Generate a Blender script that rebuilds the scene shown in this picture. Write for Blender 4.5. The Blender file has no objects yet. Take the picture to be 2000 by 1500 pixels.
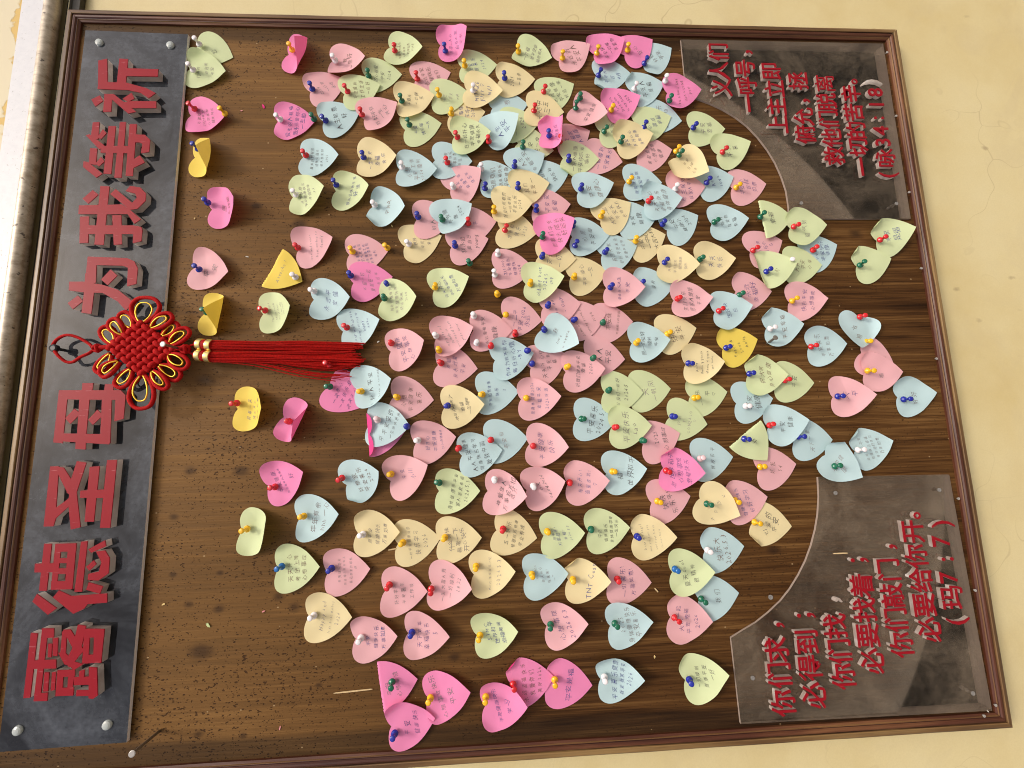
import bpy, bmesh, math, random, re
import numpy as np
from mathutils import Matrix, Vector
from mathutils.geometry import delaunay_2d_cdt

random.seed(11)
rng = np.random.default_rng(5)
scn = bpy.context.scene
COLL = scn.collection

# ------------------------------------------------------------------ camera, sky, sun, exposure
CAM_LOC = (-0.14407, -0.65614, 1.53447)
CAM_ROT = [[-0.026445, 0.991434, -0.127903], [-0.046965, -0.129039, -0.990527], [-0.998546, -0.020188, 0.049975]]
BW, BH = 1.167, 1.455
cam_d = bpy.data.cameras.new('camera')
cam_d.sensor_width = 36.0
cam_d.lens = 36.0 * 800.0 / 2000.0
cam_d.clip_start = 0.02
cam_d.clip_end = 200.0
cam = bpy.data.objects.new('camera', cam_d)
COLL.objects.link(cam)
m4 = Matrix(CAM_ROT).to_4x4()
m4.translation = Vector(CAM_LOC)
cam.matrix_world = m4
scn.camera = cam

SUN_EL, SUN_AZ = 54.0, 22.0          # degrees; azimuth measured from the wall's normal
world = bpy.data.worlds.new('World')
scn.world = world
world.use_nodes = True
wn = world.node_tree.nodes
wl = world.node_tree.links
bg = wn['Background']
sky = wn.new('ShaderNodeTexSky')
sky.sky_type = 'NISHITA'
sky.sun_disc = False
sky.sun_elevation = math.radians(SUN_EL)
sky.sun_rotation = math.radians(180.0 - SUN_AZ)
sky.dust_density = 6.0
sky.ozone_density = 0.3
sky.air_density = 0.8
bg.inputs['Strength'].default_value = 0.15
wl.new(sky.outputs['Color'], bg.inputs['Color'])

sun_d = bpy.data.lights.new('sun', 'SUN')
sun_d.energy = 1.15
sun_d.angle = math.radians(10.0)
sun_d.color = (1.0, 0.93, 0.84)
sun = bpy.data.objects.new('sun', sun_d)
COLL.objects.link(sun)
to_sun = Vector((math.sin(math.radians(SUN_AZ)) * math.cos(math.radians(SUN_EL)),
                 -math.cos(math.radians(SUN_AZ)) * math.cos(math.radians(SUN_EL)),
                 math.sin(math.radians(SUN_EL))))
sun.rotation_euler = to_sun.to_track_quat('Z', 'Y').to_euler()
sun.location = (0, -3, 4)

vs = scn.view_settings
vs.view_transform = 'Standard'
vs.look = 'None'
vs.gamma = 1.0
vs.exposure = 0.16
vs.use_curve_mapping = False
scn.cycles.filter_width = 1.0

ZC = 1.5
# ------------------------------------------------------------------ measured data (metres, wall plane x/z)
TITLE_PANEL = [(0.5626, 2.2136), (0.559, 2.0451), (-0.5477, 2.047), (-0.55, 2.2137)]
TITLE_LETTERS = [('露', [[(-0.3955, 2.1786), (-0.3969, 2.1695), (-0.4785, 2.1698), (-0.4788, 2.1785)], [(-0.4315, 2.1783), (-0.4316, 2.1415), (-0.4433, 2.1402), (-0.442, 2.1776)], [(-0.3909, 2.1643), (-0.3913, 2.1563), (-0.4834, 2.1566), (-0.483, 2.1649)], [(-0.3905, 2.1649), (-0.3913, 2.1486), (-0.4032, 2.1476), (-0.4034, 2.1625)], [(-0.4736, 2.1642), (-0.4733, 2.1475), (-0.4839, 2.1472), (-0.4833, 2.1648)], [(-0.404, 2.149), (-0.4035, 2.1419), (-0.4273, 2.1402), (-0.427, 2.1464)], [(-0.4475, 2.1548), (-0.4478, 2.1486), (-0.4719, 2.1476), (-0.4716, 2.1539)], [(-0.448, 2.145), (-0.4474, 2.1397), (-0.4707, 2.1389), (-0.4713, 2.1442)], [(-0.4108, 2.1541), (-0.4111, 2.1491), (-0.4287, 2.148), (-0.4284, 2.1529)], [(-0.4457, 2.1381), (-0.4461, 2.1301), (-0.4785, 2.1284), (-0.4785, 2.1372)], [(-0.4456, 2.1239), (-0.446, 2.1153), (-0.4779, 2.116), (-0.4784, 2.1222)], [(-0.4457, 2.1381), (-0.446, 2.1153), (-0.4547, 2.1144), (-0.4544, 2.1372)], [(-0.4682, 2.1374), (-0.4686, 2.1143), (-0.4789, 2.1141), (-0.4785, 2.1372)], [(-0.4434, 2.0973), (-0.4449, 2.0864), (-0.4806, 2.082), (-0.4846, 2.0878), (-0.4834, 2.0936)], [(-0.4555, 2.1157), (-0.4558, 2.0942), (-0.4662, 2.0941), (-0.466, 2.1146)], [(-0.448, 2.1093), (-0.4467, 2.1023), (-0.458, 2.1021), (-0.4581, 2.1092)], [(-0.4722, 2.1104), (-0.4732, 2.0925), (-0.4804, 2.0927), (-0.4799, 2.1105)], [(-0.3936, 2.1366), (-0.3935, 2.1267), (-0.422, 2.1057), (-0.4304, 2.113), (-0.4177, 2.1215)], [(-0.3957, 2.1373), (-0.396, 2.131), (-0.4252, 2.1296), (-0.4248, 2.1368)], [(-0.3877, 2.1174), (-0.39, 2.1063), (-0.4148, 2.1092), (-0.4321, 2.1137), (-0.443, 2.1233), (-0.4349, 2.1286), (-0.4177, 2.1215)], [(-0.423, 2.1397), (-0.4243, 2.1297), (-0.4354, 2.1178), (-0.4396, 2.1048), (-0.4468, 2.1166), (-0.4413, 2.1226), (-0.4383, 2.13)], [(-0.3935, 2.1081), (-0.3939, 2.1005), (-0.439, 2.0986), (-0.4386, 2.1067)], [(-0.3941, 2.095), (-0.3951, 2.0813), (-0.4386, 2.0816), (-0.4381, 2.0924)], [(-0.3935, 2.1081), (-0.3951, 2.0813), (-0.4064, 2.0811), (-0.4051, 2.1078)], [(-0.4272, 2.107), (-0.4285, 2.0817), (-0.439, 2.0815), (-0.4386, 2.1067)]]), ('德', [[(-0.2772, 2.1746), (-0.2776, 2.1642), (-0.3411, 2.1639), (-0.3407, 2.1742)], [(-0.304, 2.1839), (-0.3044, 2.155), (-0.3168, 2.155), (-0.3157, 2.1832)], [(-0.2778, 2.1593), (-0.2781, 2.151), (-0.3403, 2.1511), (-0.34, 2.1586)], [(-0.2785, 2.1419), (-0.2782, 2.1308), (-0.3405, 2.1298), (-0.3401, 2.1401)], [(-0.2778, 2.1593), (-0.2782, 2.1308), (-0.2894, 2.1304), (-0.289, 2.1588)], [(-0.2973, 2.1592), (-0.2984, 2.1308), (-0.3054, 2.1308), (-0.3043, 2.1591)], [(-0.3112, 2.1591), (-0.3123, 2.1307), (-0.3199, 2.1306), (-0.3187, 2.1589)], [(-0.3283, 2.1592), (-0.3296, 2.1303), (-0.3405, 2.1298), (-0.34, 2.1586)], [(-0.2763, 2.1248), (-0.2759, 2.1158), (-0.3445, 2.1164), (-0.3441, 2.1267)], [(-0.2872, 2.1139), (-0.2754, 2.0921), (-0.284, 2.0899), (-0.2923, 2.1092)], [(-0.3109, 2.1143), (-0.3023, 2.1048), (-0.308, 2.1007), (-0.3166, 2.1096)], [(-0.2905, 2.1032), (-0.2895, 2.0907), (-0.3003, 2.0834), (-0.3212, 2.0828), (-0.3303, 2.0958), (-0.329, 2.1104), (-0.3207, 2.1106), (-0.3179, 2.0963), (-0.3055, 2.0941)], [(-0.3318, 2.1087), (-0.3382, 2.0888), (-0.3483, 2.092), (-0.342, 2.1112)], [(-0.3546, 2.1814), (-0.3447, 2.1764), (-0.3649, 2.1477), (-0.3731, 2.159)], [(-0.3503, 2.1547), (-0.3411, 2.1476), (-0.3494, 2.1303), (-0.348, 2.0823), (-0.3604, 2.0812), (-0.3613, 2.1071), (-0.3672, 2.1113), (-0.3733, 2.125)]]), ('圣', [[(-0.169, 2.1784), (-0.1689, 2.1664), (-0.2324, 2.1636), (-0.2537, 2.1647), (-0.2535, 2.178)], [(-0.1692, 2.1727), (-0.171, 2.1598), (-0.2001, 2.139), (-0.2116, 2.1413), (-0.2055, 2.1518)], [(-0.1623, 2.1422), (-0.165, 2.1287), (-0.2059, 2.1377), (-0.2145, 2.1417), (-0.2069, 2.1517)], [(-0.2013, 2.148), (-0.2045, 2.1385), (-0.2564, 2.1275), (-0.2591, 2.1405), (-0.2229, 2.1478)], [(-0.2376, 2.177), (-0.2185, 2.1518), (-0.2087, 2.1423), (-0.2203, 2.1404), (-0.2424, 2.1625), (-0.2537, 2.1647), (-0.2535, 2.178)], [(-0.1711, 2.1235), (-0.1706, 2.1097), (-0.2493, 2.11), (-0.2488, 2.1227)], [(-0.162, 2.1001), (-0.1621, 2.0862), (-0.2586, 2.0867), (-0.2585, 2.1007)], [(-0.2047, 2.1329), (-0.204, 2.0868), (-0.217, 2.0863), (-0.2151, 2.1325)]]), ('母', [[(-0.0572, 2.1785), (-0.0575, 2.1655), (-0.1362, 2.1649), (-0.1343, 2.178)], [(-0.0572, 2.1785), (-0.0591, 2.0901), (-0.0669, 2.0828), (-0.0869, 2.0825), (-0.1022, 2.0825), (-0.1057, 2.0953), (-0.0736, 2.0968), (-0.071, 2.177)], [(-0.0471, 2.1462), (-0.0474, 2.1308), (-0.0613, 2.1309), (-0.061, 2.1462)], [(-0.0493, 2.1138), (-0.0495, 2.1013), (-0.0619, 2.1009), (-0.0616, 2.1141)], [(-0.0686, 2.1483), (-0.0689, 2.1338), (-0.1266, 2.133), (-0.1262, 2.146)], [(-0.0693, 2.1162), (-0.0696, 2.1023), (-0.138, 2.0981), (-0.1376, 2.1125)], [(-0.1209, 2.178), (-0.1244, 2.1008), (-0.1394, 2.0994), (-0.1321, 2.1782)], [(-0.1292, 2.1471), (-0.1311, 2.1326), (-0.146, 2.1318), (-0.1448, 2.1462)], [(-0.0994, 2.1653), (-0.0853, 2.1538), (-0.0931, 2.1444), (-0.1079, 2.1572)], [(-0.1025, 2.1326), (-0.0876, 2.121), (-0.0961, 2.1122), (-0.1102, 2.1253)]]), ('为', [[(0.152, 2.1582), (0.1492, 2.1), (0.1441, 2.0888), (0.1323, 2.0824), (0.107, 2.0825), (0.1033, 2.0959), (0.1332, 2.0973), (0.1366, 2.105), (0.1386, 2.1584)], [(0.1512, 2.1589), (0.1508, 2.1452), (0.1095, 2.1426), (0.1088, 2.1584)], [(0.1144, 2.1356), (0.1309, 2.1227), (0.1208, 2.1119), (0.1052, 2.1248)], [(0.1114, 2.182), (0.1113, 2.1602), (0.1061, 2.1325), (0.0977, 2.109), (0.0785, 2.0846), (0.0639, 2.0938), (0.0788, 2.1073), (0.0929, 2.1312), (0.094, 2.1584), (0.0975, 2.1812)], [(0.1245, 2.1597), (0.1244, 2.1452), (0.0914, 2.1439), (0.0597, 2.1444), (0.0615, 2.1588), (0.0948, 2.1585)], [(0.0771, 2.1806), (0.0892, 2.1669), (0.0801, 2.1585), (0.0673, 2.1721)]]), ('我', [[(0.2485, 2.1765), (0.2634, 2.1625), (0.2556, 2.1532), (0.2399, 2.1671)], [(0.2705, 2.1515), (0.2697, 2.1377), (0.171, 2.1372), (0.1717, 2.1511)], [(0.2372, 2.1807), (0.2391, 2.1158), (0.2313, 2.1042), (0.214, 2.0848), (0.2062, 2.0942), (0.2226, 2.1058), (0.2222, 2.1375), (0.2226, 2.18)], [(0.2565, 2.1354), (0.2653, 2.1276), (0.2417, 2.1005), (0.2365, 2.0953), (0.2296, 2.1025), (0.2365, 2.1109)], [(0.2618, 2.1124), (0.2707, 2.1062), (0.2681, 2.0902), (0.2576, 2.0807), (0.2453, 2.0804), (0.2313, 2.0918), (0.2295, 2.1041), (0.2417, 2.1005), (0.2505, 2.0942), (0.2575, 2.0972)], [(0.2183, 2.1772), (0.2188, 2.1637), (0.1748, 2.1605), (0.1739, 2.1734)], [(0.2037, 2.165), (0.2036, 2.0956), (0.201, 2.0829), (0.195, 2.0809), (0.1771, 2.0809), (0.1737, 2.0937), (0.189, 2.0943), (0.1892, 2.1635)], [(0.2205, 2.1289), (0.2209, 2.115), (0.172, 2.1097), (0.1709, 2.1219)]]), ('等', [[(0.3816, 2.1742), (0.3826, 2.164), (0.3516, 2.1626), (0.3533, 2.1746)], [(0.3587, 2.183), (0.3606, 2.1769), (0.3409, 2.152), (0.3336, 2.1592)], [(0.3552, 2.1645), (0.3699, 2.1572), (0.3627, 2.151), (0.3517, 2.1586)], [(0.3362, 2.1737), (0.3354, 2.1626), (0.3067, 2.1621), (0.3084, 2.1732)], [(0.3128, 2.1815), (0.312, 2.1752), (0.2917, 2.1504), (0.2845, 2.1591), (0.303, 2.1813)], [(0.3085, 2.1631), (0.3211, 2.1556), (0.3131, 2.1494), (0.3041, 2.1571)], [(0.3755, 2.149), (0.3756, 2.1379), (0.2909, 2.137), (0.2917, 2.1489)], [(0.383, 2.1322), (0.3832, 2.1226), (0.2848, 2.1208), (0.2847, 2.1318)], [(0.3796, 2.1166), (0.3797, 2.1054), (0.2875, 2.1037), (0.2883, 2.1148)], [(0.3399, 2.1575), (0.3404, 2.114), (0.3277, 2.1144), (0.3282, 2.1571)], [(0.3613, 2.111), (0.3606, 2.091), (0.3516, 2.0822), (0.3298, 2.082), (0.3279, 2.0946), (0.3442, 2.0936), (0.3469, 2.0986), (0.3467, 2.1113)], [(0.3143, 2.1085), (0.3243, 2.0959), (0.3117, 2.0869), (0.3, 2.1072)]]), ('祈', [[(0.423, 2.1808), (0.4307, 2.1679), (0.4205, 2.1621), (0.4102, 2.1731)], [(0.4007, 2.1602), (0.4013, 2.1475), (0.431, 2.1486), (0.4336, 2.161)], [(0.4331, 2.1593), (0.4333, 2.1464), (0.4018, 2.1082), (0.3983, 2.1207)], [(0.4182, 2.1322), (0.4213, 2.1147), (0.4213, 2.0783), (0.4088, 2.0773), (0.4081, 2.1232)], [(0.4248, 2.132), (0.4362, 2.1185), (0.4256, 2.1131), (0.4193, 2.1226)], [(0.4948, 2.1766), (0.4985, 2.1631), (0.4534, 2.158), (0.4419, 2.1722)], [(0.4422, 2.1727), (0.455, 2.173), (0.4549, 2.129), (0.4504, 2.114), (0.4451, 2.0957), (0.4363, 2.0803), (0.4267, 2.0909), (0.4365, 2.1047), (0.4412, 2.1262), (0.4418, 2.1569)], [(0.499, 2.1436), (0.4987, 2.1297), (0.4536, 2.1292), (0.4537, 2.1435)], [(0.4815, 2.1295), (0.4806, 2.0798), (0.4668, 2.0795), (0.4668, 2.1298)]])]
TITLE_SCREWS = [(0.5384, 2.1878), (0.5363, 2.0716), (-0.5241, 2.1904), (-0.5237, 2.0738)]
PANEL_A = [(0.5744, 1.1727), (0.5753, 0.7813), (0.2227, 0.7823), (0.2217, 1.0075), (0.2438, 1.0049), (0.2758, 1.0059), (0.3022, 1.0113), (0.3288, 1.0196), (0.3536, 1.0311), (0.3785, 1.0464), (0.4005, 1.0641), (0.4185, 1.0841), (0.4335, 1.1065), (0.4445, 1.1283), (0.4534, 1.1503), (0.4602, 1.1716)]
PANEL_B = [(-0.2246, 0.787), (-0.5795, 0.7785), (-0.5758, 1.1749), (-0.4563, 1.1781), (-0.4463, 1.1578), (-0.4363, 1.1366), (-0.4225, 1.1148), (-0.4071, 1.0942), (-0.3898, 1.0766), (-0.3707, 1.0611), (-0.3499, 1.0469), (-0.3272, 1.0349), (-0.3034, 1.0251), (-0.28, 1.0179), (-0.2523, 1.0127), (-0.2218, 1.0105)]
VERSE_A = [('义', 0.4709, 1.109, 0), ('人', 0.5044, 1.1106, 0), ('们', 0.5424, 1.1083, 0), ('一', 0.4398, 1.0611, 0), ('呼', 0.4756, 1.061, 0), ('号', 0.5107, 1.061, 0), ('，', 0.5437, 1.0503, 0), ('上', 0.3987, 1.0122, 0), ('主', 0.4341, 1.0117, 0), ('立', 0.4701, 1.0113, 0), ('即', 0.5051, 1.0122, 0), ('俯', 0.3791, 0.9634, 0), ('允', 0.4145, 0.9626, 0), ('，', 0.4466, 0.9527, 0), ('拯', 0.4865, 0.9647, 0), ('救', 0.3384, 0.915, 0), ('他', 0.3734, 0.9151, 0), ('们', 0.4088, 0.9165, 0), ('脱', 0.4446, 0.9154, 0), ('离', 0.4822, 0.9142, 0), ('一', 0.3177, 0.8653, 0), ('切', 0.355, 0.8672, 0), ('的', 0.3891, 0.8673, 0), ('苦', 0.4248, 0.8671, 0), ('辛', 0.4622, 0.8668, 0), ('。', 0.4872, 0.8567, 0), ('(', 0.302, 0.8174, 0), ('咏', 0.3355, 0.8195, 0), ('3', 0.3656, 0.8199, 0), ('4', 0.3883, 0.8201, 0), (':', 0.4139, 0.82, 0), ('1', 0.4409, 0.8209, 0), ('8', 0.4656, 0.8197, 0), (')', 0.4879, 0.8214, 0)]
VERSE_B = [('你', -0.5471, 1.1111, 0), ('们', -0.509, 1.1126, 0), ('求', -0.4731, 1.113, 0), ('，', -0.4385, 1.1031, 0), ('必', -0.5392, 1.0629, 0), ('得', -0.5009, 1.0641, 0), ('到', -0.4647, 1.0641, 0), ('；', -0.4267, 1.0609, 0), ('你', -0.5155, 1.0135, 0), ('们', -0.4806, 1.0148, 0), ('找', -0.4438, 1.0175, 0), ('，', -0.4071, 1.0065, 0), ('必', -0.4965, 0.9655, 0), ('要', -0.4599, 0.9663, 0), ('找', -0.4227, 0.9671, 0), ('着', -0.3878, 0.9668, 0), ('；', -0.3497, 0.9645, 0), ('你', -0.476, 0.9151, 0), ('们', -0.4401, 0.9188, 0), ('敲', -0.4039, 0.9194, 0), ('门', -0.3657, 0.9199, 0), ('，', -0.3318, 0.9068, 0), ('必', -0.4563, 0.8671, 0), ('要', -0.4201, 0.8689, 0), ('给', -0.3835, 0.8692, 0), ('你', -0.3476, 0.8713, 0), ('开', -0.3099, 0.87, 0), ('。', -0.2859, 0.8598, 0), ('(', -0.4461, 0.8184, 0), ('玛', -0.411, 0.8217, 0), ('7', -0.3811, 0.8229, 0), (':', -0.354, 0.8198, 0), ('7', -0.3262, 0.8263, 0), (')', -0.3001, 0.8186, 0)]
SCREWS_A = [(0.2516, 0.9817), (0.251, 0.8053)]
SCREWS_B = [(-0.5138, 1.1506), (-0.2474, 0.9851), (-0.2483, 0.8087), (-0.5534, 0.8056)]
FRAME_NAILS = [(0.5522, 0.7812), (0.4209, 0.7835), (0.2708, 0.782), (0.1283, 0.7824), (-0.0318, 0.7815), (-0.2625, 0.7823), (-0.4034, 0.7793), (-0.5697, 0.7762), (-0.5833, 0.7976)]
BOARD_SCREW = (-0.4021, 1.1075)
NAILS = [((-0.5415, 2.0103), (-0.5357, 2.0062), 0.05, 0.0026), ((0.0012, 2.0012), (0.0019, 2.0072), 0.055, 0.0026), ((-0.0019, 1.0679), (0.0059, 1.0683), 0.022, 0.0026)]
LOOSE_PINS = [('y', 0.0891, 1.5214), ('r', -0.0245, 1.7873)]
KNOT_C = (0.0023, 2.0591)
KNOT_CORNERS = [(0.0055, 2.1123), (0.0468, 2.0644), (0.0022, 2.0049), (-0.0414, 2.0553)]
KNOT_LOOPS = [((0.0428, 2.0625), (0.083, 2.0615), 0.043680000000000004), ((-0.0391, 2.0548), (-0.0882, 2.0484), 0.03696), ((0.0116, 2.1004), (0.0364, 2.1205), 0.021), ((0.024, 2.0883), (0.0473, 2.1053), 0.01848), ((0.035, 2.0775), (0.0584, 2.0959), 0.01932), ((0.0346, 2.0477), (0.0526, 2.0185), 0.02016), ((0.0216, 2.0303), (0.0413, 2.0131), 0.016800000000000002), ((0.0087, 2.0188), (0.0298, 1.992), 0.02016), ((-0.0056, 2.1032), (-0.0316, 2.1226), 0.01848), ((-0.0167, 2.0905), (-0.038, 2.1118), 0.01848), ((-0.0295, 2.0718), (-0.0538, 2.0922), 0.02016), ((-0.0086, 2.019), (-0.0264, 1.9902), 0.021840000000000002), ((-0.024, 2.0311), (-0.0432, 2.003), 0.02016), ((-0.0332, 2.0406), (-0.0584, 2.0173), 0.016800000000000002)]
KNOT_HANG = [(0.0067, 2.1344), (0.0124, 2.1409), (0.0213, 2.155), (0.0254, 2.1672), (0.024, 2.1788), (0.0178, 2.1891), (0.0092, 2.1915), (-0.0003, 2.1849), (-0.0098, 2.1766), (-0.0151, 2.1695), (-0.0151, 2.16), (-0.0087, 2.149), (-0.0034, 2.1378), (0.0028, 2.1326)]
KNOT_BALLS = [(0.0041, 2.1232), (0.0005, 1.9959)]
KNOT_HOOK = (0.0059, 2.1884)
TASSELS = [((0.0091, 1.9828), (0.0063, 1.9584)), ((-0.0076, 1.9831), (-0.0112, 1.9588))]
TASSEL_END = [((0.0076, 1.7392), (-0.001, 1.7436)), ((-0.0069, 1.7371), (-0.0281, 1.743))]
SCRAPS = [(0.4294, 1.916, 'H'), (0.4211, 1.9522, 'P'), (0.2252, 2.0154, 'Y'), (0.1585, 1.9285, 'W'), (0.1201, 1.807, 'P'), (-0.4032, 1.9528, 'G'), (-0.3723, 2.0175, 'Y'), (0.2115, 1.6955, 'Y'), (-0.0545, 1.6991, 'Y'), (-0.4794, 1.2971, 'Y'), (-0.5456, 1.8449, 'P'), (-0.5788, 0.7877, 'W'), (0.0134, 1.7154, 'W'), (-0.3885, 1.8753, 'P')]
SPLINTERS = [((-0.504, 1.7711), (-0.5014, 1.7157)), ((-0.309, 1.696), (-0.3072, 1.683)), ((-0.3807, 1.29), (-0.3869, 1.2848)), ((-0.34, 1.0024), (-0.3401, 0.978))]
PIPE = [(0.6336, 2.2419), (-0.5781, 2.2055)]
TEST = [(0.6848, 0.4687), (0.6267, 2.368), (-0.6642, 0.7372), (-0.575, 2.2169)]
WOOD_KNOTS = [(-0.3321, 1.9407, 0.006), (-0.3738, 1.9822, 0.008), (-0.3828, 1.9397, 0.009), (-0.4388, 1.9619, 0.018), (-0.3688, 1.8543, 0.009), (-0.3848, 1.8315, 0.01), (-0.4926, 1.7932, 0.006), (-0.5526, 1.8954, 0.006), (-0.5478, 1.9572, 0.008), (-0.4652, 1.597, 0.009), (-0.2165, 1.767, 0.006), (-0.0431, 1.982, 0.014), (0.0486, 1.2616, 0.009), (0.1963, 0.8849, 0.014), (0.2162, 1.8475, 0.014), (0.2479, 1.9194, 0.01), (-0.1826, 1.9936, 0.01), (-0.3315, 2.0077, 0.006), (-0.2497, 2.0125, 0.008), (-0.333, 1.0951, 0.012), (-0.2354, 1.3027, 0.01), (-0.1849, 1.9197, 0.013)]
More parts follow.
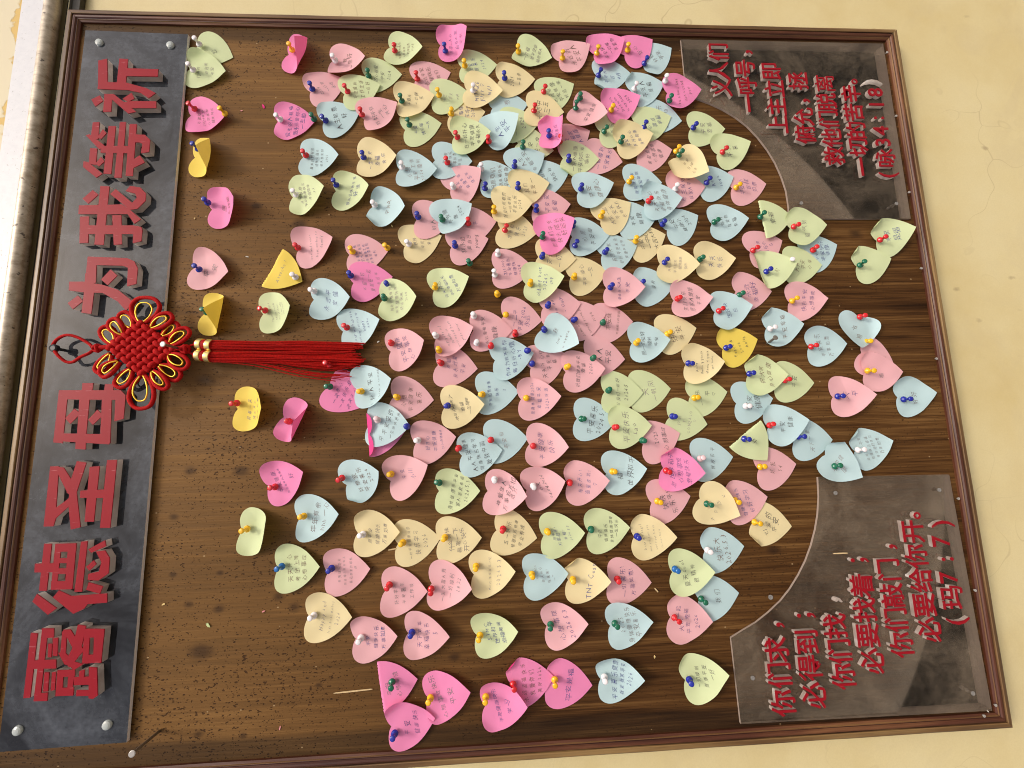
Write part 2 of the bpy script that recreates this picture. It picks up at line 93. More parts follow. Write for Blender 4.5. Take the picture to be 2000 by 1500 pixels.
# colour, notch x, notch z, direction, height, lift, covered, curl, pins, text, label
NOTES = [
('P', 0.2817, 1.102, -7.8, 0.0008, 0, 1, '', [('y', 0.2807, 1.0974)], '平安小|吉祥|如意', 'pale pink heart note under a yellow pin by the verse sign without splinter'),
('G', 0.5421, 2.0319, 18.0, 0.0008, 0, 1, '', [('w', 0.5418, 2.026)], '心', 'pale green heart note under a white pin tucked beneath a pale green one'),
('P', 0.4584, 1.8375, -22.4, 0.0008, 0, 1, 'u', [('b', 0.4607, 1.8333)], '2024|一心安|永远', 'pale pink heart note under a blue pin beside a red-pinned pale green one'),
('P', 0.4846, 1.6572, -14.8, 0.0008, 0, 1, '', [('r', 0.4829, 1.6535)], '永远平安|健康快乐|我们', 'pale pink heart note under a red pin tucked beneath a cream yellow one'),
('G', 0.5116, 1.576, -5.8, 0.0008, 0, 1, '', [('y', 0.5097, 1.5701)], '平安|健康喜乐|2024', 'pale green heart note under a yellow pin beside a yellow-pinned pale green one'),
('Y', 0.4147, 1.5984, -9.3, 0.0008, 0, 1, '', [('y', 0.4174, 1.5951)], '心想事成|一生平安|2024', 'cream yellow heart note under a yellow pin tucked beneath a pale green one'),
('B', 0.4316, 1.5228, -8.9, 0.0008, 0, 1, '', [], '心想', 'pale blue heart note without a visible pin beside a red-pinned cream yellow one'),
('G', 0.4552, 1.4329, -25.5, 0.0008, 0, 1, '', [('r', 0.4618, 1.4316)], '永远幸福|平安健康|好运一家', 'pale green heart note under a red pin tucked beneath a cream yellow one'),
('B', 0.5289, 1.2456, -29.2, 0.0008, 0, 1, 'l', [('b', 0.5228, 1.2454)], '好好|平安', 'pale blue heart note under a blue pin tucked beneath a hot pink one'),
('P', 0.3637, 1.409, -24.7, 0.0008, 0, 1, '', [('r', 0.3649, 1.4064)], '平安|幸福家|人健康', 'pale pink heart note under a red pin tucked beneath a hot pink one'),
('P', 0.3436, 1.3582, 12.1, 0.0008, 0, 1, '', [], '一切顺利|平安喜乐', 'pale pink heart note without a visible pin tucked beneath a pale green one'),
('B', 0.4215, 1.2455, 9.2, 0.0008, 0, 1, '', [], '平安喜乐|2024.13', 'pale blue heart note without a visible pin tucked beneath a pale green one'),
('P', 0.3434, 1.2675, -10.7, 0.0008, 0, 1, '', [], '家庭幸福|心想事成|健康', 'pale pink heart note without a visible pin tucked beneath a cream yellow one'),
('G', 0.3879, 1.3325, -12.9, 0.0025, 0, 1, '', [('g', 0.3841, 1.3279)], '平安|福', 'pale green heart note under a green pin beside a pinless pale pink one'),
('G', 0.364, 1.4794, 11.8, 0.0008, 0, 1, '', [('g', 0.3536, 1.4721)], '平安|一生一世', 'pale green heart note under a green pin tucked beneath a hot pink one'),
('B', 0.2956, 1.4529, -15.8, 0.0008, 0, 1, '', [], '平安健康|快乐10', 'pale blue heart note without a visible pin tucked beneath a cream yellow one'),
('P', 0.2769, 1.5976, -30.8, 0.0008, 0, 1, 'T15', [('w', 0.2787, 1.5918)], '平安|健康幸福|快乐家', 'pale pink heart note under a white pin beside a white-pinned pale blue one'),
('B', 0.0309, 1.7707, -14.4, 0.0008, 7.1, 0, '', [('r', 0.0359, 1.7631)], 'all our wishes are|and may you stay up|happy|xoxo', 'pale blue heart note reading all our wishes are under a red pin'),
('P', 0.1609, 1.7641, -6.5, 0.0008, 0, 1, '', [('y', 0.1643, 1.758), ('y', 0.1702, 1.701)], '平安喜乐幸福|我们大家永远|身体健康工作|万事如意发财|顺利', 'pale pink heart note under two yellow pins'),
('Y', 0.1757, 1.6739, -16.6, 0.0008, 0, 1, 'u l', [('w', 0.1772, 1.6659)], '世界|平安和|喜乐多', 'cream yellow heart note under a white pin tucked beneath a pale pink one'),
('P', 0.211, 1.5835, -7.8, 0.0008, 0, 1, '', [('r', 0.2132, 1.5684)], '平', 'pale pink heart note under a red pin tucked beneath a pale blue one'),
('Y', 0.2072, 1.5144, 7.5, 0.0008, 0, 1, '', [('r', 0.2003, 1.5069)], '世界和平|快乐|2023', 'cream yellow heart note under a red pin tucked beneath a cream yellow one'),
('Y', 0.1753, 1.2895, -18.3, 0.0008, 0, 1, '', [('y', 0.1806, 1.2841)], '平安|一中心|大吉大利', 'cream yellow heart note under a yellow pin beside a blue-pinned pale blue one'),
('B', 0.2191, 1.306, -6.9, 0.0025, 0, 1, '', [], '平安|健康', 'pale blue heart note without a visible pin lying on a cream yellow one'),
('B', 0.2862, 1.1601, -14.8, 0.0025, 0, 1, '', [('b', 0.2871, 1.1521)], 'Real|love', 'pale blue heart note under a blue pin by the verse sign without splinter'),
('B', 0.1554, 0.9829, -18.9, 0.0008, 0, 1, '', [('r', 0.1637, 0.9718)], 'love|平安快乐|健康', 'pale blue heart note under a red pin tucked beneath a pale green one'),
('P', 0.0916, 1.1143, -0.2, 0.0008, 0, 1, 'u', [('g', 0.084, 1.1116)], '永远|幸福好', 'pale pink heart note under a green pin tucked beneath a pale blue one'),
('G', -0.0642, 1.0586, 3.3, 0.0008, 0, 1, '', [('r', -0.0634, 1.0496)], '平安', 'pale green heart note under a red pin tucked beneath a pale green one'),
('B', -0.0993, 1.1324, -6.3, 0.0008, 0, 1, '', [('w', -0.1043, 1.1202)], '平安|健康', 'pale blue heart note under a white pin tucked beneath a pale green one'),
('B', -0.1603, 1.039, 2.2, 0.0008, 0, 1, '', [('b', -0.1562, 1.037)], '天下一家', 'pale blue heart note under a blue pin beside a green-pinned pale blue one'),
('B', 0.1013, 1.2855, -1.1, 0.0008, 0, 1, 'l u', [('b', 0.1061, 1.2794)], '顺利', 'pale blue heart note under a blue pin tucked beneath a pale pink one'),
('P', 0.039, 1.3598, -2.1, 0.0008, 0, 1, '', [('g', 0.0389, 1.3485)], '平安健|愿所有十月好运', 'pale pink heart note under a green pin beside a yellow-pinned pale blue one'),
('P', 0.0532, 1.512, 7.1, 0.0008, 0, 1, '', [('y', 0.0548, 1.5087), ('r', 0.0211, 1.4937)], '一二平|平安 2026|永远', 'pale pink heart note under yellow and red pins'),
('P', -0.0263, 1.6195, 6.6, 0.0008, 0, 1, '', [('r', -0.0241, 1.6138)], '幸福|我永远爱|平安', 'pale pink heart note under a red pin tucked beneath a pale pink one'),
('P', -0.0156, 1.3776, 6.3, 0.0025, 0, 1, '', [('g', -0.0212, 1.3691)], '人人|平安', 'pale pink heart note under a green pin beside a green-pinned pale green one'),
('G', -0.0761, 1.3041, -3.2, 0.0008, 0, 1, '', [], '天|一帆风', 'pale green heart note without a visible pin tucked beneath a pale green one'),
('B', -0.0733, 1.5544, -1.0, 0.0008, 0, 1, '', [('y', -0.0757, 1.5486)], '平安如意健康|快乐|5', 'pale blue heart note under a yellow pin beside a blue-pinned cream yellow one'),
('H', -0.0577, 1.7883, 29.7, 0.0008, 0, 1, 'u', [('g', -0.0585, 1.7868)], '一次放心|一次快乐幸|次次开心', 'hot pink heart note under a green pin close to the tassel'),
('H', -0.1354, 1.7342, -5.0, 0.0008, 0, 1, 'F', [], '好运', 'hot pink heart note with both lobes folded without a visible pin'),
('B', -0.1509, 1.5419, -3.7, 0.0008, 0, 1, '', [], '平安和', 'pale blue heart note without a visible pin beside a red-pinned pale pink one'),
('B', -0.3999, 1.2208, -5.8, 0.0008, 0, 1, '', [('g', -0.3977, 1.2205)], '我们', 'pale blue heart note under a green pin by the verse sign with splinter'),
('H', -0.4998, 1.7133, -9.0, 0.0008, 0, 1, 'K', [('g', -0.489, 1.6863)], '平安|心想事成', 'hot pink heart note with lobes tucked behind under a green pin'),
('H', -0.5063, 1.457, 6.3, 0.0008, 0, 1, 'u', [('y', -0.4999, 1.4501)], '平安是福', 'hot pink heart note under a yellow pin beside a red-pinned hot pink one'),
('P', -0.0189, 0.9056, 26.9, 0.0008, 0, 1, '', [('y', 0.0, 0.8977)], '平安|喜乐幸', 'pale pink heart note under a yellow pin tucked beneath a pale pink one'),
('B', -0.0952, 0.8534, -5.1, 0.0008, 6.1, 0, '', [('b', -0.0994, 0.8485)], '好好', 'pale blue heart note under a blue pin between the two verse signs'),
('G', 0.4964, 2.0403, 6.8, 0.0025, 4.2, 0, 'u', [('w', 0.4896, 2.0305)], '门前的|日日新|平安', 'pale green heart note under a white pin lying on a pale green one'),
('H', 0.5295, 1.8769, 15.1, 0.0008, 0, 0, 'T105', [('y', 0.5335, 1.869)], '爱你们|一世', 'hot pink heart note curled forward under a yellow pin'),
('P', 0.518, 1.8018, 3.2, 0.0008, 15.7, 0, '', [('w', 0.5151, 1.795)], '我|一世好', 'pale pink heart note under a white pin beside a red-pinned pale green one'),
('G', 0.5478, 1.7026, 12.2, 0.0008, 15.8, 0, '', [('r', 0.5365, 1.693)], '愿家人身体|健康平安喜乐|心想事成|万事如意|2024.5', 'pale green heart note under a red pin beside a blue-pinned hot pink one'),
('H', 0.5522, 1.6128, -7.0, 0.0025, 0, 0, 'T60 u', [('b', 0.5368, 1.604)], '愿得一人心|白首不离|平安', 'hot pink heart note curled forward under a blue pin lying on a pale green one'),
('G', 0.4505, 1.6248, -6.5, 0.0025, 0, 1, '', [('y', 0.4491, 1.6151)], '十三|平安|MM', 'pale green heart note under a yellow pin lying on a cream yellow one'),
('Y', 0.4857, 1.509, -2.9, 0.0025, 0, 1, 'u', [('b', 0.4852, 1.5)], '2024|一生幸', 'cream yellow heart note under a blue pin beside a yellow-pinned pale green one'),
('G', 0.55, 1.4741, 18.7, 0.0008, 3.8, 0, '', [('y', 0.5416, 1.4738)], '一百福|望平安幸|福愿家人', 'pale green heart note under a yellow pin beside a red-pinned pale green one'),
('H', 0.4001, 1.8894, -2.4, 0.0008, 0, 0, 'l', [('w', 0.4009, 1.883), ('g', 0.4026, 1.8278)], '爱主的人有福|我永远爱你心|一主曲', 'hot pink heart note under white and green pins beside a blue-pinned pale blue one'),
('H', 0.4097, 2.0336, 4.2, 0.0008, 0, 0, '', [('r', 0.4189, 2.0251), ('y', 0.4063, 1.9717)], '万事如意|2024平安|心想事成|健康快乐', 'hot pink heart note under red and yellow pins'),
('S', 0.3324, 2.0215, 7.4, 0.0008, 0, 0, 'T100', [('b', 0.3438, 2.0132)], '', 'bright yellow heart note curled forward under a blue pin'),
('Y', 0.3317, 1.7493, 0.4, 0.0008, 7.6, 0, '', [('b', 0.3321, 1.7431)], '一生平安|幸福|快乐', 'cream yellow heart note under a blue pin beside a white-pinned pale blue one'),
('G', 0.3882, 1.6745, -12.0, 0.0008, 0, 1, '', [('g', 0.3931, 1.6663)], '平安|快乐每|一天', 'pale green heart note under a green pin beside a yellow-pinned cream yellow one'),
('G', 0.3977, 1.5047, -5.2, 0.0025, 0, 1, '', [], '一二三四|2024', 'pale green heart note without a visible pin lying on a pale green one'),
('Y', 0.4316, 1.4596, 7.9, 0.0042, 0, 1, '', [('r', 0.4205, 1.4506)], '天地中|一三五', 'cream yellow heart note under a red pin lying on a pale green one'),
('P', 0.5266, 1.4005, -27.6, 0.0008, 6.8, 0, 'u', [('y', 0.5289, 1.3949)], '永远的|平安人', 'pale pink heart note under a yellow pin beside a yellow-pinned hot pink one'),
('B', 0.5, 1.3334, -4.9, 0.0008, 0, 1, 'L', [('b', 0.4962, 1.3314)], '平安大|吉|4月', 'pale blue heart note with folded lobe under a blue pin'),
('H', 0.5411, 1.2796, -31.9, 0.0025, 0, 1, '', [('y', 0.5475, 1.2746)], '安心', 'hot pink heart note under a yellow pin beside a white-pinned hot pink one'),
('B', 0.4685, 1.272, -15.2, 0.0025, 0, 1, 'U', [('w', 0.4681, 1.2685)], '平安人|是福', 'pale blue heart with folded lobe under a white pin tucked beneath a hot pink one'),
('H', 0.4607, 1.2083, -7.2, 0.0066, 0, 0, '', [('w', 0.4806, 1.2122), ('g', 0.442, 1.2077)], 'be a pure girl|not a toad|yes!', 'hot pink heart note reading be a pure girl under white and green pins'),
('P', 0.4318, 1.3784, 24.4, 0.0042, 20, 0, '', [('g', 0.4457, 1.368), ('g', 0.4275, 1.3762)], '平安健康', 'pale pink heart note under two green pins'),
('G', 0.3997, 1.2634, -17.7, 0.0025, 0, 1, '', [('b', 0.3919, 1.256)], '心想|事成|幸福', 'pale green heart note under a blue pin lying on a pale blue one'),
('B', 0.294, 1.5432, -8.7, 0.0025, 0, 1, '', [('w', 0.3097, 1.5445), ('b', 0.275, 1.539)], '祝愿我们|永远幸福快乐|平安健康', 'pale blue heart note under white and blue pins'),
('B', 0.3305, 1.6233, 1.4, 0.0025, 0, 1, '', [('r', 0.3226, 1.6017)], '愿平安|健康快乐|万事如意|好运', 'pale blue heart note under a red pin beside a green-pinned pale green one'),
('G', 0.2734, 1.7888, 1.6, 0.0008, 20, 0, '', [('b', 0.2815, 1.7868)], '我永远快乐平安|好运', 'pale green heart note under a blue pin beside a white-pinned pale green one'),
('G', 0.2621, 1.859, -4.0, 0.0008, 0, 0, 'T20', [('w', 0.2639, 1.8521)], '永不放弃|平安健康快乐|身体健康|5.3', 'pale green heart note under a white pin beside a red-pinned pale blue one'),
('H', 0.2401, 1.9882, -4.2, 0.0008, 0, 0, 'T45', [('b', 0.2491, 1.9922)], '愿|永远爱', 'hot pink heart note curled forward under a blue pin close to the title sign'),
('P', 0.1394, 2.0089, 10.6, 0.0008, 4.1, 0, '', [('b', 0.1342, 1.9972)], '平|安', 'pale pink heart note under a blue pin close to the title sign'),
('S', 0.1422, 1.894, 25.9, 0.0008, 0, 0, 'K', [('w', 0.1202, 1.8463)], 'Attache !', 'bright yellow heart note reading Attache ! under a white pin'),
('P', 0.1684, 1.8469, -15.5, 0.0008, 0, 0, 'T15', [('r', 0.1717, 1.8459)], 'love and peace|best wishes to|family', 'pale pink heart note under a red pin beside a white-pinned bright yellow one'),
('S', 0.0632, 1.9878, 7.6, 0.0008, 0, 0, 'T120', [('g', 0.0638, 1.9815)], '2023', 'bright yellow heart note curled forward under a green pin'),
('G', 0.0613, 1.8973, -5.8, 0.0008, 0, 0, 'T40', [('r', 0.0661, 1.8919)], 'Thank you God|UP! or sounds|For all things|in my LIFE|and always', 'pale green heart note reading Thank you God under a red pin'),
('H', 0.1117, 1.7558, -9.3, 0.0025, 0, 1, 'l', [('b', 0.1224, 1.7589), ('b', 0.108, 1.6998)], '不留一切|爱就在一起|永远平', 'hot pink heart note under two blue pins'),
('G', 0.0981, 1.6258, -16.6, 0.0008, 0, 0, 'T20', [('y', 0.102, 1.6241)], '天天开心|平安幸福快乐|万事如意', 'pale green heart note under a yellow pin beside a blue-pinned pale pink one'),
('P', 0.2211, 1.6543, -5.3, 0.0025, 0, 1, '', [('b', 0.2232, 1.6507)], '好人一生', 'pale pink heart note under a blue pin lying on a cream yellow one'),
('P', 0.1728, 1.5965, -13.4, 0.0025, 0, 1, '', [('b', 0.1726, 1.59), ('g', 0.1422, 1.5659)], '我永远|爱自己|young', 'pale pink heart note under blue and green pins'),
('B', 0.245, 1.728, 11.0, 0.0008, 19.2, 0, 'L u', [('w', 0.2469, 1.723)], '平长久', 'pale blue heart with folded lobe under a white pin beside a blue-pinned pale green one'),
('P', 0.1354, 1.5237, -0.5, 0.0008, 0, 1, '', [('w', 0.1588, 1.519), ('w', 0.1223, 1.5249)], 'ZLJ 000|平安喜乐|健康快|2024', 'pale pink heart note under two white pins tucked beneath a pale green one'),
('P', 0.2434, 1.4557, -6.1, 0.0025, 0, 1, '', [('b', 0.2352, 1.4523)], '平平安安|幸福', 'pale pink heart note under a blue pin beside a red-pinned cream yellow one'),
('Y', 0.1193, 1.3974, -10.9, 0.0008, 0, 1, '', [('y', 0.1177, 1.3926)], '平安·顺心|一生', 'cream yellow heart note under a yellow pin beside a blue-pinned pale blue one'),
('B', 0.1581, 1.3425, -15.1, 0.0025, 0, 1, '', [('b', 0.1608, 1.3387)], '祝愿大家|好好平安喜乐|健康平安快', 'pale blue heart note under a blue pin beside a blue-pinned pale pink one'),
('B', 0.2031, 1.2255, -25.8, 0.0008, 0, 1, '', [('b', 0.212, 1.2346)], '平安|健康小|2024', 'pale blue heart note under a blue pin beside a pinless pale blue one'),
('B', 0.2914, 1.2925, 0.6, 0.0025, 0, 1, '', [('y', 0.2893, 1.2892)], '我爱我的家|人平安健康|快乐', 'pale blue heart note under a yellow pin tucked beneath a pale blue one'),
('P', 0.2771, 1.2159, -4.9, 0.0042, 0, 1, 'u', [('w', 0.2752, 1.2087)], '愿主保佑|我家人平安', 'pale pink heart note under a white pin by the verse sign without splinter'),
('Y', 0.3352, 1.2011, 41.2, 0.0059, 20, 0, 'l', [('y', 0.3435, 1.204), ('g', 0.3367, 1.1991)], '平安|日1顺|心愿', 'cream yellow heart note under yellow and green pins'),
('G', 0.3962, 1.1675, -0.7, 0.0008, 0, 1, '', [('b', 0.3954, 1.1649)], '平安|幸福', 'pale green heart note under a blue pin by the verse sign without splinter'),
('G', 0.3453, 1.125, -18.8, 0.0025, 6.1, 0, '', [('r', 0.3458, 1.118)], '平安|喜', 'pale green heart note under a red pin by the verse sign without splinter'),
('B', 0.2143, 1.1454, -6.4, 0.0008, 6.7, 0, '', [('g', 0.2157, 1.1431)], '你好|我爱你|幸福', 'pale blue heart note under a green pin beside a green-pinned cream yellow one'),
('Y', 0.1452, 1.1761, -3.0, 0.0008, 7.3, 0, '', [('g', 0.1489, 1.1734)], '天天|快乐', 'cream yellow heart note under a green pin beside a blue-pinned cream yellow one'),
('Y', 0.1411, 1.2435, 5.3, 0.0025, 7.4, 0, '', [('b', 0.1412, 1.238)], '开开心心|平平安安|健健康康|快乐', 'cream yellow heart note under a blue pin beside a green-pinned cream yellow one'),
('P', 0.1633, 1.0816, -18.9, 0.0008, 0, 1, '', [('r', 0.1632, 1.08)], '心愿平安|喜乐小|G', 'pale pink heart note under a red pin tucked beneath a pale green one'),
('G', 0.138, 1.0204, 0.3, 0.0025, 0, 1, '', [('w', 0.14, 1.0191)], '天开|平安|心幸', 'pale green heart note under a white pin lying on a pale blue one'),
('P', 0.0716, 1.0223, -3.6, 0.0008, 6.0, 0, '', [('y', 0.0723, 1.0213)], '快乐平安|心想事成', 'pale pink heart note under a yellow pin beside a white-pinned pale green one'),
('B', 0.0263, 1.0681, -5.4, 0.0008, 5.5, 0, 'U', [('w', 0.0246, 1.0653)], '平安幸福', 'pale blue heart with folded lobe under a white pin beside a yellow-pinned pale pink one'),
('S', -0.0079, 1.1463, -14.8, 0.0008, 0, 1, 'u', [('b', -0.0066, 1.1426)], 'Peace &|Love|Anita', 'bright yellow heart note reading Peace & under a blue pin'),
('B', -0.0068, 0.9973, -3.5, 0.0008, 3.9, 0, '', [('r', -0.0072, 0.9968)], '平安喜乐|万事如意', 'pale blue heart note under a red pin beside a yellow-pinned pale pink one'),
('B', -0.1392, 1.0839, -9.0, 0.0025, 3.4, 0, 'u', [('r', -0.1369, 1.0835)], '平安|健康', 'pale blue heart note under a red pin lying on a pale blue one'),
('B', -0.187, 0.9966, 34.9, 0.0066, 7.7, 0, 'U', [('g', -0.2048, 0.9868)], '平安健|康', 'pale blue heart note with folded lobe under a green pin'),
('B', -0.1822, 0.9402, -14.1, 0.0008, 7.3, 0, 'U', [('w', -0.1804, 0.9385)], '天天开心平安|健康快乐幸福|身体好好学习|万事如意', 'pale blue heart with folded lobe under a white pin beside a green-pinned pale blue one'),
('P', -0.207, 1.1056, -6.3, 0.0008, 0, 1, '', [('y', -0.2025, 1.1065)], '好友|54', 'pale pink heart note under a yellow pin tucked beneath a pale green one'),
('B', -0.1893, 1.2101, -3.2, 0.0008, 0, 1, '', [('q', -0.1867, 1.2037)], '世界和平', 'pale blue heart note under a pinkish white pin'),
('G', -0.0866, 1.2091, -6.2, 0.0008, 0, 1, 'u', [('y', -0.089, 1.2045)], '一心乐|平|♡', 'pale green heart note under a yellow pin beside a white-pinned pale blue one'),
('Y', 0.0165, 1.2511, -11.4, 0.0008, 0, 1, '', [('y', 0.0183, 1.2414)], '好心|平安', 'cream yellow heart note under a yellow pin beside a blue-pinned pale blue one'),
('P', 0.0409, 1.4038, -13.3, 0.0025, 0, 1, '', [('b', 0.0443, 1.3972)], 'Someone Next to|strong young boy|love', 'pale pink heart note under a blue pin beside a blue-pinned pale pink one'),
('P', 0.0292, 1.5619, 0.0, 0.0025, 0, 1, '', [('w', 0.0523, 1.5604), ('w', 0.0072, 1.557)], '永远幸福平安|健康', 'pale pink heart note under two white pins lying on a pale pink one'),
('P', -0.034, 1.4699, -19.6, 0.0008, 0, 1, '', [('b', -0.0276, 1.4677)], '天天开心快|平安幸|福', 'pale pink heart note under a blue pin tucked beneath a pale blue one'),
('G', -0.0761, 1.3512, 1.9, 0.0025, 0, 1, '', [('g', -0.0744, 1.3461)], '让我们一起好|2024.5', 'pale green heart note under a green pin lying on a pale green one'),
('Y', -0.0952, 1.609, -3.0, 0.0025, 5.5, 0, '', [('b', -0.0925, 1.6035)], '太阳升起来了|幸福|一生健康', 'cream yellow heart note under a blue pin beside a white-pinned pale pink one'),
('P', -0.0032, 1.6946, -11.5, 0.0008, 20, 0, '', [('r', 0.0097, 1.6933)], '平安健康|心想事成', 'pale pink heart note under a red pin beside a yellow-pinned pale blue one'),
('B', -0.0628, 1.7471, -12.2, 0.0025, 0, 0, 'T25', [('y', -0.067, 1.738)], '好人平安|Love is coming', 'pale blue heart note under a yellow pin close to the tassel'),
('P', -0.0769, 1.6898, 5.2, 0.0008, 0, 1, '', [('y', -0.0777, 1.6828)], '心想|平安健康|喜乐', 'pale pink heart note under a yellow pin tucked beneath a pale blue one'),
('H', -0.1045, 1.858, 19.1, 0.0008, 0, 0, 'T85', [('r', -0.1113, 1.8478)], 'To', 'hot pink heart note curled forward under a red pin'),
('S', -0.0901, 1.9276, 0.5, 0.0008, 0, 0, 'T50', [('r', -0.081, 1.9269)], '祝每一天|快乐开心|健康幸福', 'bright yellow heart note curled forward under a red pin'),
('H', -0.2084, 1.8755, -19.6, 0.0008, 0, 0, 'T20', [('r', -0.2095, 1.8641)], '平安健康|快乐幸福人生美满|好', 'hot pink heart note under a red pin'),
('G', -0.2725, 1.9098, 5.2, 0.0008, 0, 0, 'T62', [('y', -0.2693, 1.9013)], '', 'pale green heart note curled forward under a yellow pin'),
('B', -0.2583, 1.8279, -6.2, 0.0008, 6.0, 0, '', [('y', -0.2538, 1.8194)], '年年有余|hhh 一心', 'pale blue heart note under a yellow pin beside a red-pinned hot pink one'),
('B', -0.2105, 1.7591, -22.1, 0.0008, 20, 0, 'L', [('r', -0.199, 1.7642)], '好想家|平安喜乐|2024', 'pale blue heart note with folded lobe under a red pin'),
('P', -0.1503, 1.6542, -7.8, 0.0008, 3.8, 0, '', [('w', -0.1456, 1.6499)], '好开心|平安健康|2026身体健康', 'pale pink heart note under a white pin beside a yellow-pinned pale pink one'),
('B', -0.1713, 1.5824, -6.7, 0.0025, 0, 0, '', [('r', -0.1591, 1.5873), ('r', -0.1478, 1.537)], '人人平安健康|健康快乐学习|爱我中国', 'pale blue heart note under two red pins'),
('G', -0.2243, 1.6186, 1.1, 0.0008, 4.5, 0, '', [('g', -0.2113, 1.617)], '身体健康平平安|家人朋友幸福|2026.5.3', 'pale green heart note under a green pin beside a white-pinned pale pink one'),
('P', -0.2271, 1.4826, -12.6, 0.0008, 20, 0, '', [('w', -0.2205, 1.4733)], 'OK|04.04.2026', 'pale pink heart note reading OK under a white pin'),
('B', -0.2059, 1.3555, -5.8, 0.0008, 3.2, 0, '', [('y', -0.2024, 1.3472)], '福|世界和平', 'pale blue heart note under a yellow pin beside a red-pinned pale pink one'),
('B', -0.1181, 1.3982, 4.5, 0.0008, 0, 1, '', [('g', -0.1185, 1.392)], '平安喜乐|2024 5.3', 'pale blue heart note under a green pin beside a red-pinned pale green one'),
('Y', -0.2896, 1.1245, 7.0, 0.0008, 0, 1, 'L', [('y', -0.2876, 1.1248)], '心爱的|平安', 'cream yellow heart with folded lobe under a yellow pin by the verse sign with splinter'),
('B', -0.3293, 1.2056, -4.2, 0.0008, 0, 1, 'u', [('w', -0.327, 1.2037)], '快乐大|2026.5.3', 'pale blue heart note under a white pin by the verse sign with splinter'),
('P', -0.4229, 1.2693, 6.8, 0.0025, 5.7, 0, 'u', [('r', -0.4214, 1.2655)], '大家一起|平安幸福|2026', 'pale pink heart note under a red pin by the verse sign with splinter'),
('P', -0.3671, 1.3575, 4.9, 0.0008, 0, 1, '', [('r', -0.3633, 1.3487)], '一切喜乐!|万事如意!', 'pale pink heart note under a red pin beside a blue-pinned cream yellow one'),
('G', -0.2932, 1.3879, -4.7, 0.0008, 5.4, 0, '', [('g', -0.2889, 1.3851)], '平安|健康喜乐|身体健康平安|一生快乐', 'pale green heart note under a green pin beside a blue-pinned cream yellow one'),
('G', -0.2967, 1.4585, -3.2, 0.0008, 8.0, 0, '', [('y', -0.2895, 1.4535)], '愿于心|万事胜意!|幸福!!|2026 5.3', 'pale green heart note under a yellow pin beside a yellow-pinned pale blue one'),
('Y', -0.2864, 1.5311, 12.3, 0.0008, 0, 1, '', [('r', -0.2832, 1.5209)], '五一快乐|爸爸妈妈健康|学业有成', 'cream yellow heart note under a red pin beside a yellow-pinned cream yellow one'),
('Y', -0.3004, 1.6806, -5.2, 0.0008, 0, 1, '', [('y', -0.2978, 1.6724)], '一切平安健康快乐|快乐学习|2026', 'cream yellow heart note under a yellow pin beside a white-pinned cream yellow one'),
('G', -0.3289, 1.8549, -2.8, 0.0008, 4.0, 0, '', [('c', -0.3245, 1.8484)], '天天开心|考试上岸|心想事成', 'pale green heart note under a sky blue pin beside a blue-pinned pale pink one'),
('P', -0.3376, 1.783, -4.3, 0.0008, 6.2, 0, '', [('b', -0.3303, 1.7765)], '天天快乐平安|好好学习天天向上|自己想要的都有|好', 'pale pink heart note under a blue pin beside a white-pinned cream yellow one'),
('P', -0.3673, 1.6989, 1.2, 0.0008, 4.8, 0, '', [('r', -0.3569, 1.6915)], '好好学习|平安喜乐|工作顺', 'pale pink heart note under a red pin beside a yellow-pinned cream yellow one'),
('P', -0.3594, 1.6298, 4.1, 0.0008, 16.7, 0, '', [('r', -0.3653, 1.6305)], '一生大富大贵|一切顺利|1.8.22', 'pale pink heart note under a red pin beside a red-pinned pale pink one'),
('Y', -0.3495, 1.5666, -5.6, 0.0008, 6.7, 0, '', [('y', -0.336, 1.5631)], 'MUST 平安喜乐一切|2026.5.3', 'cream yellow heart note reading MUST 平安喜乐一切 under a yellow pin'),
('B', -0.355, 1.4866, -2.3, 0.0008, 4.6, 0, '', [('y', -0.3512, 1.4792)], 'To 2026|天天开心|在未来!|一路', 'pale blue heart note reading To 2026 under a yellow pin'),
('P', -0.4277, 1.6645, 2.0, 0.0008, 0, 0, 'T15', [('b', -0.4246, 1.6581)], '天下太平|幸福快乐|5', 'pale pink heart note under a blue pin beside a white-pinned pale pink one'),
('G', -0.4353, 1.5633, -9.7, 0.0008, 15.5, 0, '', [('y', -0.4329, 1.5585)], '5.1 MC|世界和平|幸福美满', 'pale green heart note under a yellow pin beside a red-pinned hot pink one'),
('P', -0.4273, 1.4587, -9.6, 0.0008, 20, 0, '', [('g', -0.4236, 1.4532)], '心想事成|2026 5.3', 'pale pink heart note under a green pin beside a yellow-pinned cream yellow one'),
('B', -0.4311, 1.3625, -6.1, 0.0025, 7.5, 0, '', [('g', -0.4259, 1.3569)], '2025|身体健康快乐|平安喜乐', 'pale blue heart note under a green pin beside a yellow-pinned cream yellow one'),
('H', -0.5509, 1.6874, -9.4, 0.0025, 3.5, 0, 'u', [('b', -0.5573, 1.6816)], '平安|健康快乐', 'hot pink heart note under a blue pin'),
('H', -0.517, 1.6345, -10.1, 0.0008, 0, 0, 'l T15', [('y', -0.515, 1.6314)], '心想事成快乐|平安', 'hot pink heart note under a yellow pin beside a blue-pinned hot pink one'),
('H', -0.5045, 1.514, -6.3, 0.0025, 0, 1, 'U', [('r', -0.5026, 1.512)], '永远幸福快乐|我爱你们|美好2026', 'hot pink heart with folded lobe under a red pin tucked beneath a hot pink one'),
('B', -0.5046, 1.3809, -4.2, 0.0008, 16.5, 0, '', [('w', -0.5002, 1.3762)], '平安喜乐健康|我爱我家平安|2026', 'pale blue heart note under a white pin beside a yellow-pinned hot pink one'),
